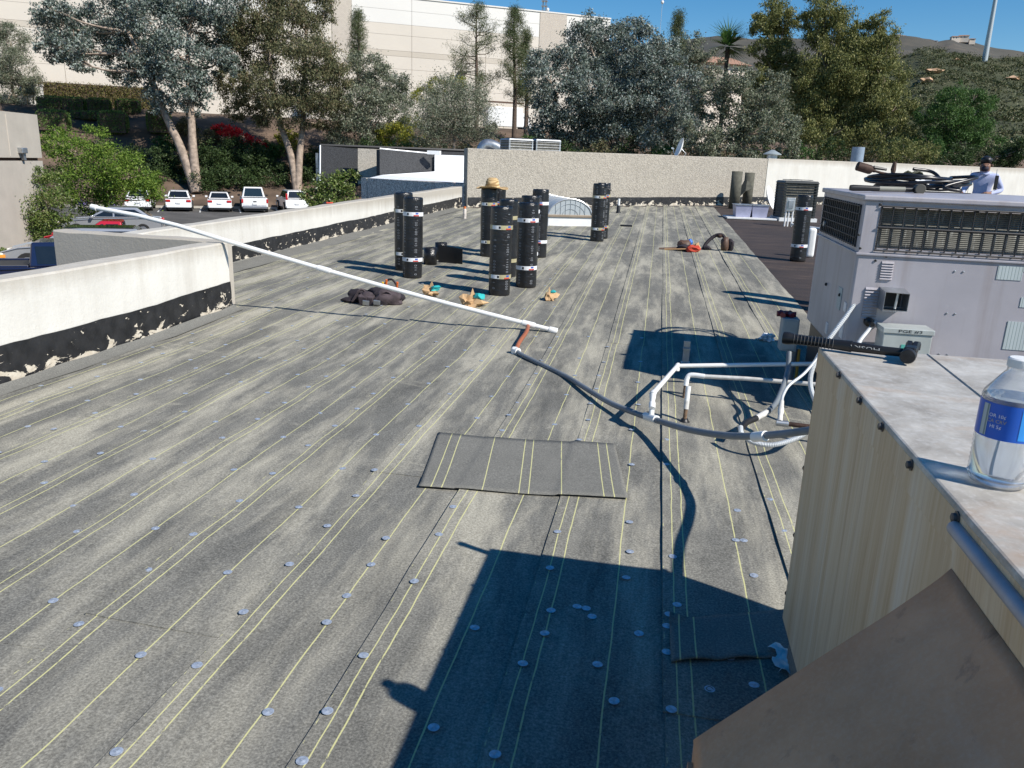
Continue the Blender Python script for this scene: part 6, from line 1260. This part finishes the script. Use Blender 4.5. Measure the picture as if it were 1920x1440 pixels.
tree('tall_gum', 'olive gum on the hill side of the tallest gum', 71, [(1650, 45, 24), (1622, 60, 24), (1665, 75, 26), (1640, 110, 40), (1660, 150, 36), (1640, 190, 48), (1680, 205, 32), (1660, 255, 45), (1695, 265, 30), (1625, 270, 36)], 'tall', .34, .34, 230, trunk_r=.3, droop=.8)
tree('evergreen_tree', 'bright green pine-like evergreen before the hillside', 66, [(1790, 200, 36), (1770, 235, 38), (1820, 225, 36), (1800, 268, 40), (1745, 272, 34), (1848, 195, 20), (1735, 215, 20), (1848, 262, 30), (1790, 172, 18), (1832, 180, 18)], 'green', .34, .25, 230, trunk_r=.18, droop=-.3)
tree('shrub', 'olive shrub behind the blue-grey vent stack', 60, [(1690, 285, 28), (1720, 290, 26), (1750, 295, 22), (1660, 292, 26)], 'tall', .25, .4, 220, trunk_r=.1, cat='shrub')
tree('shrub', 'dark shrubs behind the worker', 60, [(1880, 290, 24), (1912, 285, 26), (1935, 270, 30), (1860, 305, 18), (1895, 305, 20), (1800, 305, 20), (1770, 305, 18)], 'dark', .25, .45, 220, trunk_r=.1, cat='shrub')
tree('eucalyptus', 'soft green tree above the tan building', 74, [(20, 75, 30), (30, 130, 38), (0, 115, 38), (42, 170, 28), (8, 60, 24), (55, 160, 18), (15, 185, 30), (-20, 150, 40)], 'greyolive', .28, .3, 230, trunk_r=.2, droop=.3)
tree('jacaranda', 'bright green feathery jacaranda over the silver sedan', 44, [(130, 282, 32), (195, 300, 38), (240, 335, 36), (170, 340, 42), (120, 325, 28), (268, 352, 28), (210, 372, 28), (155, 378, 32), (98, 268, 22), (180, 262, 24), (285, 335, 16), (248, 300, 20), (110, 250, 14), (290, 372, 14)], 'bright', .22, .42, 330, trunk_r=.14, sub=.24, extra=('purple', [(212, 386, 7), (155, 380, 7), (236, 410, 6), (215, 402, 7)], 'flowers', 260, .12))
tree('pittosporum', 'glossy rounded shrub against the tan building', 33, [(85, 345, 30), (80, 395, 36), (95, 425, 28), (68, 330, 20), (108, 375, 18), (66, 425, 22), (110, 410, 18)], 'pitto', .15, .5, 620, trunk_r=.08, cat='shrub', sub=.25)
tree('shrub', 'small glossy shrub at the foot of the tan building', 30, [(0, 470, 12), (-8, 478, 14)], 'pitto', .13, .5, 560, trunk_r=.05, cat='shrub')
tree('schefflera', 'glossy green shrub rising over the far parapet by the SUV', 31, [(618, 350, 28), (650, 340, 20), (595, 358, 22), (640, 366, 26), (664, 328, 10), (600, 380, 22), (580, 372, 14), (632, 330, 14)], 'pitto', .19, .45, 520, trunk_r=.07, cat='shrub', sub=.26)
def bankhit(px, py):
    d = 60.
    while d < 110:
        p = at(px, py, d); w_ = p.dot(EN)
        if w_ > WK and p.z < bankz(w_, p.dot(EW)): return d
        d += .25
    return 90.
# uncountable chaparral on the near hillside
rr_ = VR.uniform(.7, 2.3, len(SCRUB)); Cc = (SCRUB[:, None, :]+VR.normal(size=(len(SCRUB), 26, 3))*rr_[:, None, None]*np.array([.5, .5, .34])+np.array([0, 0, .4])).reshape(-1, 3)
o = leafmesh('chaparral', Cc, .95, .6, leafmat('scrub_leaf', [(.022, .032, .010), (.045, .06, .020), (.075, .082, .032), (.11, .095, .05)], .1), None); tag(o, 'dark chaparral scrub covering the near hillside', 'scrub', kind='stuff')
# clipped hedges along the head of the bank and on the slope
def hedge(label, px, py, wpx, hpx, depth, leaf='hedge', group=None, dens=60, round_=4.):
    c = at(px, py, depth); k = depth/FPX; hx, hz_, hy = wpx*k/2, hpx*k/2, wpx*k*.42; root = thing('clipped_hedge', label, 'hedge', (c.x, c.y, c.z-hz_), R_(30), group)
    N = int(dens*(hx*hz_*8+hx*hy*4)*4); d = VR.normal(size=(N, 3)); d = np.sign(d)*np.abs(d); d /= (np.sum(np.abs(d)**round_, axis=1)**(1/round_))[:, None]; C = d*VR.uniform(.86, 1.02, N)[:, None]*np.array([hx, hy, hz_])+np.array([0, 0, hz_])
    MB().box((0, 0, hz_*.9), (hx*1.6, hy*1.6, hz_*1.6)).build('branches', MT['bark_dark'], root); leafmesh('foliage', C, .20, .5, LF[leaf], root); return root
rowg = 'clipped hedges in the upper row'
for i, px in enumerate((95, 138, 185, 240)): hedge(('boxy clipped hedge touching the gate pier', 'second boxy hedge from the gate pier', 'third boxy hedge from the gate pier', 'last boxy hedge of the upper row from the gate pier')[i], px, 194+i*2, 44 if i else 46, 28, bankhit(px, 208)-.4, group=rowg)
for lab_, px, py, wp, hp in (('rounded clipped hedge below the gate pier', 101, 226, 56, 40), ('rounded clipped hedge alone on the bare bank', 213, 229, 52, 42), ('clipped hedge beside the twin trunked eucalyptus', 298, 228, 44, 44), ('low clipped hedge between the two rounded hedges', 168, 216, 30, 16), ('low clipped hedge under the upper row', 143, 215, 20, 14)): hedge(lab_, px, py, wp, hp, bankhit(px, py+hp*.45)-.5)
# vine-covered fence
p_ = at(170, 182, 84); vf = thing('vine_fence', 'tall olive vine covered fence below the warehouse', 'fence', (p_.x, p_.y, p_.z-1), R_(30)); k = 84/FPX
MB().span((-110*k, 0, 0), (120*k, .15, 40*k)).build('fence_panel', MT['bark_dark'], vf); N = 9000; C = np.stack([VR.uniform(-112*k, 122*k, N), VR.normal(size=N)*.12-.1, VR.uniform(0, 43*k, N)*VR.uniform(.85, 1.03, N)], 1); leafmesh('vine', C, .26, .45, LF['vine'], vf, .8)
# shrubs on the bank
rs = random.Random(9); bl = [(300, 300, 34, 'dark'), (335, 318, 30, 'dark'), (280, 330, 30, 'dark'), (400, 300, 40, 'dark'), (440, 290, 42, 'dark'), (485, 300, 36, 'dark'), (390, 335, 30, 'dark'), (430, 330, 34, 'dark'), (470, 335, 30, 'dark'), (520, 320, 28, 'dark'), (510, 280, 24, 'green'), (400, 260, 26, 'olive'), (350, 240, 24, 'olive'), (540, 260, 24, 'yellow'), (590, 300, 30, 'dark'), (250, 290, 26, 'dark'), (310, 270, 24, 'green'), (575, 330, 22, 'dark')]
nm_ = ['broad', 'low', 'rounded', 'ragged', 'leafy', 'spreading', 'upright', 'dense', 'twiggy']
names_ = ['dark shrub left of the twin eucalyptus trunks', 'dark low shrub at the foot of the twin trunks', 'dark shrub above the half hidden white car', 'dark shrub under the red bougainvillea', 'large dark shrub below the red flowers', 'dark shrub between the bougainvillea and the leaning eucalyptus', 'dark low shrub behind the older white sedan', 'dark shrub directly behind the white pickup cab', 'dark shrub on the bank above the pickup bed', 'dark shrub touching the leaning eucalyptus trunk', 'mid green shrub beside the leaning trunk', 'olive shrub left of the red flowers', 'olive shrub high on the bank below the hedges', 'yellow green shrub beyond the leaning eucalyptus', 'dark shrub against the dark adjoining parapet', 'dark shrub behind the jacaranda crown', 'mid green shrub by the clipped hedge on the bank', 'dark shrub above the small white SUV']
for (px, py, r_, lf), nl in zip(bl, names_):
    dp = bankhit(px, py+r_*.55)-.3; c = at(px, py, dp); tree('bank_shrub', nl, dp, [(px-r_*.3, py+r_*.1, r_*.75), (px+r_*.35, py, r_*.7), (px, py-r_*.3, r_*.6), (px+r_*.1, py+r_*.45, r_*.7)], lf, .30, .42, 130, trunk_r=.06, cat='shrub', group='shrubs on the bank', basez=c.z-r_*dp/FPX*1.1, limbs=True, bark='bark_dark')
for i, px in enumerate(range(690, 1900, 62)):
    tree('bank_shrub', ('dark shrub', 'mid green shrub', 'dark shrub', 'dull olive shrub')[i % 4]+' on the bank just above the far boundary wall', 61+(i % 3), [(px-14, 282+px*.008+(i % 2)*6, 24), (px+16, 284+px*.008, 24), (px, 272+px*.008-(i % 3)*5, 20)], ('dark', 'green', 'dark', 'olive')[i % 4], .28, .42, 90, trunk_r=.06, cat='shrub', group=('dark', 'green', 'dark', 'olive')[i % 4]+' shrubs above the boundary wall', bark='bark_dark')
tree('bougainvillea', 'red flowering bougainvillea mound on the bank', bankhit(450, 285)-.8, [(430, 248, 16), (450, 258, 18), (475, 268, 14), (412, 243, 12), (495, 276, 8)], 'red', .26, .6, 260, trunk_r=.06, cat='shrub', bark='bark_dark', basez=.2)
# palm
p_ = at(1353, 205, 80); pm = thing('palm_tree', 'fan palm showing its spiky head above the silver gum', 'tree', (p_.x, p_.y, TOPZ-3)); ht = at(1353, 92, 80).z-(TOPZ-3)
MB().tube([(0, 0, -.3), (.1, 0, ht*.5), (0, 0, ht)], [.28, .2, .22], 9).build('trunk', MT['bark_dark'], pm, smooth=60); rr = random.Random(4)
for i in range(34):
    a, el = rr.uniform(0, 6.28), rr.uniform(-.5, 1.45); l = rr.uniform(2.3, 3.6); d_ = Vector((math.cos(a)*math.cos(el), math.sin(a)*math.cos(el), math.sin(el))); sd_ = d_.cross(Vector((0, 0, 1))).normalized(); n_ = sd_.cross(d_); b = MB()
    for q in range(-4, 5):
        f = q/4; tip = d_*l*(1-.25*abs(f))+sd_*f*l*.55+Vector((0, 0, -.25*l*.5)); base_ = d_*l*.4; b.add([Vector((0, 0, ht))+base_*.2+n_*.02, Vector((0, 0, ht))+base_+sd_*(f*.35+.05), Vector((0, 0, ht))+tip, Vector((0, 0, ht))+base_+sd_*(f*.35-.05)], [(0, 1, 2, 3)])
    b.build('frond', LF['green'], pm)
# a house half hidden among the gums
p_ = at(1350, 130, 92); hs = thing('hidden_house', 'pale house wall glimpsed between the gums and the palm', 'house', (p_.x, p_.y, TOPZ-3), R_(30)); MB().span((-2.2, 0, 0), (3.4, 6, p_.z-TOPZ+3.6)).build('wall', MT['house'], hs); MB().hexa([(-2.8, -.6, p_.z-TOPZ+3.6), (4, -.6, p_.z-TOPZ+3.6), (4, 6.5, p_.z-TOPZ+3.6), (-2.8, 6.5, p_.z-TOPZ+3.6)], [(-1.5, 2, p_.z-TOPZ+4.6), (2.7, 2, p_.z-TOPZ+4.6), (2.7, 4, p_.z-TOPZ+4.6), (-1.5, 4, p_.z-TOPZ+4.6)]).build('roof', MT['tile'], hs)
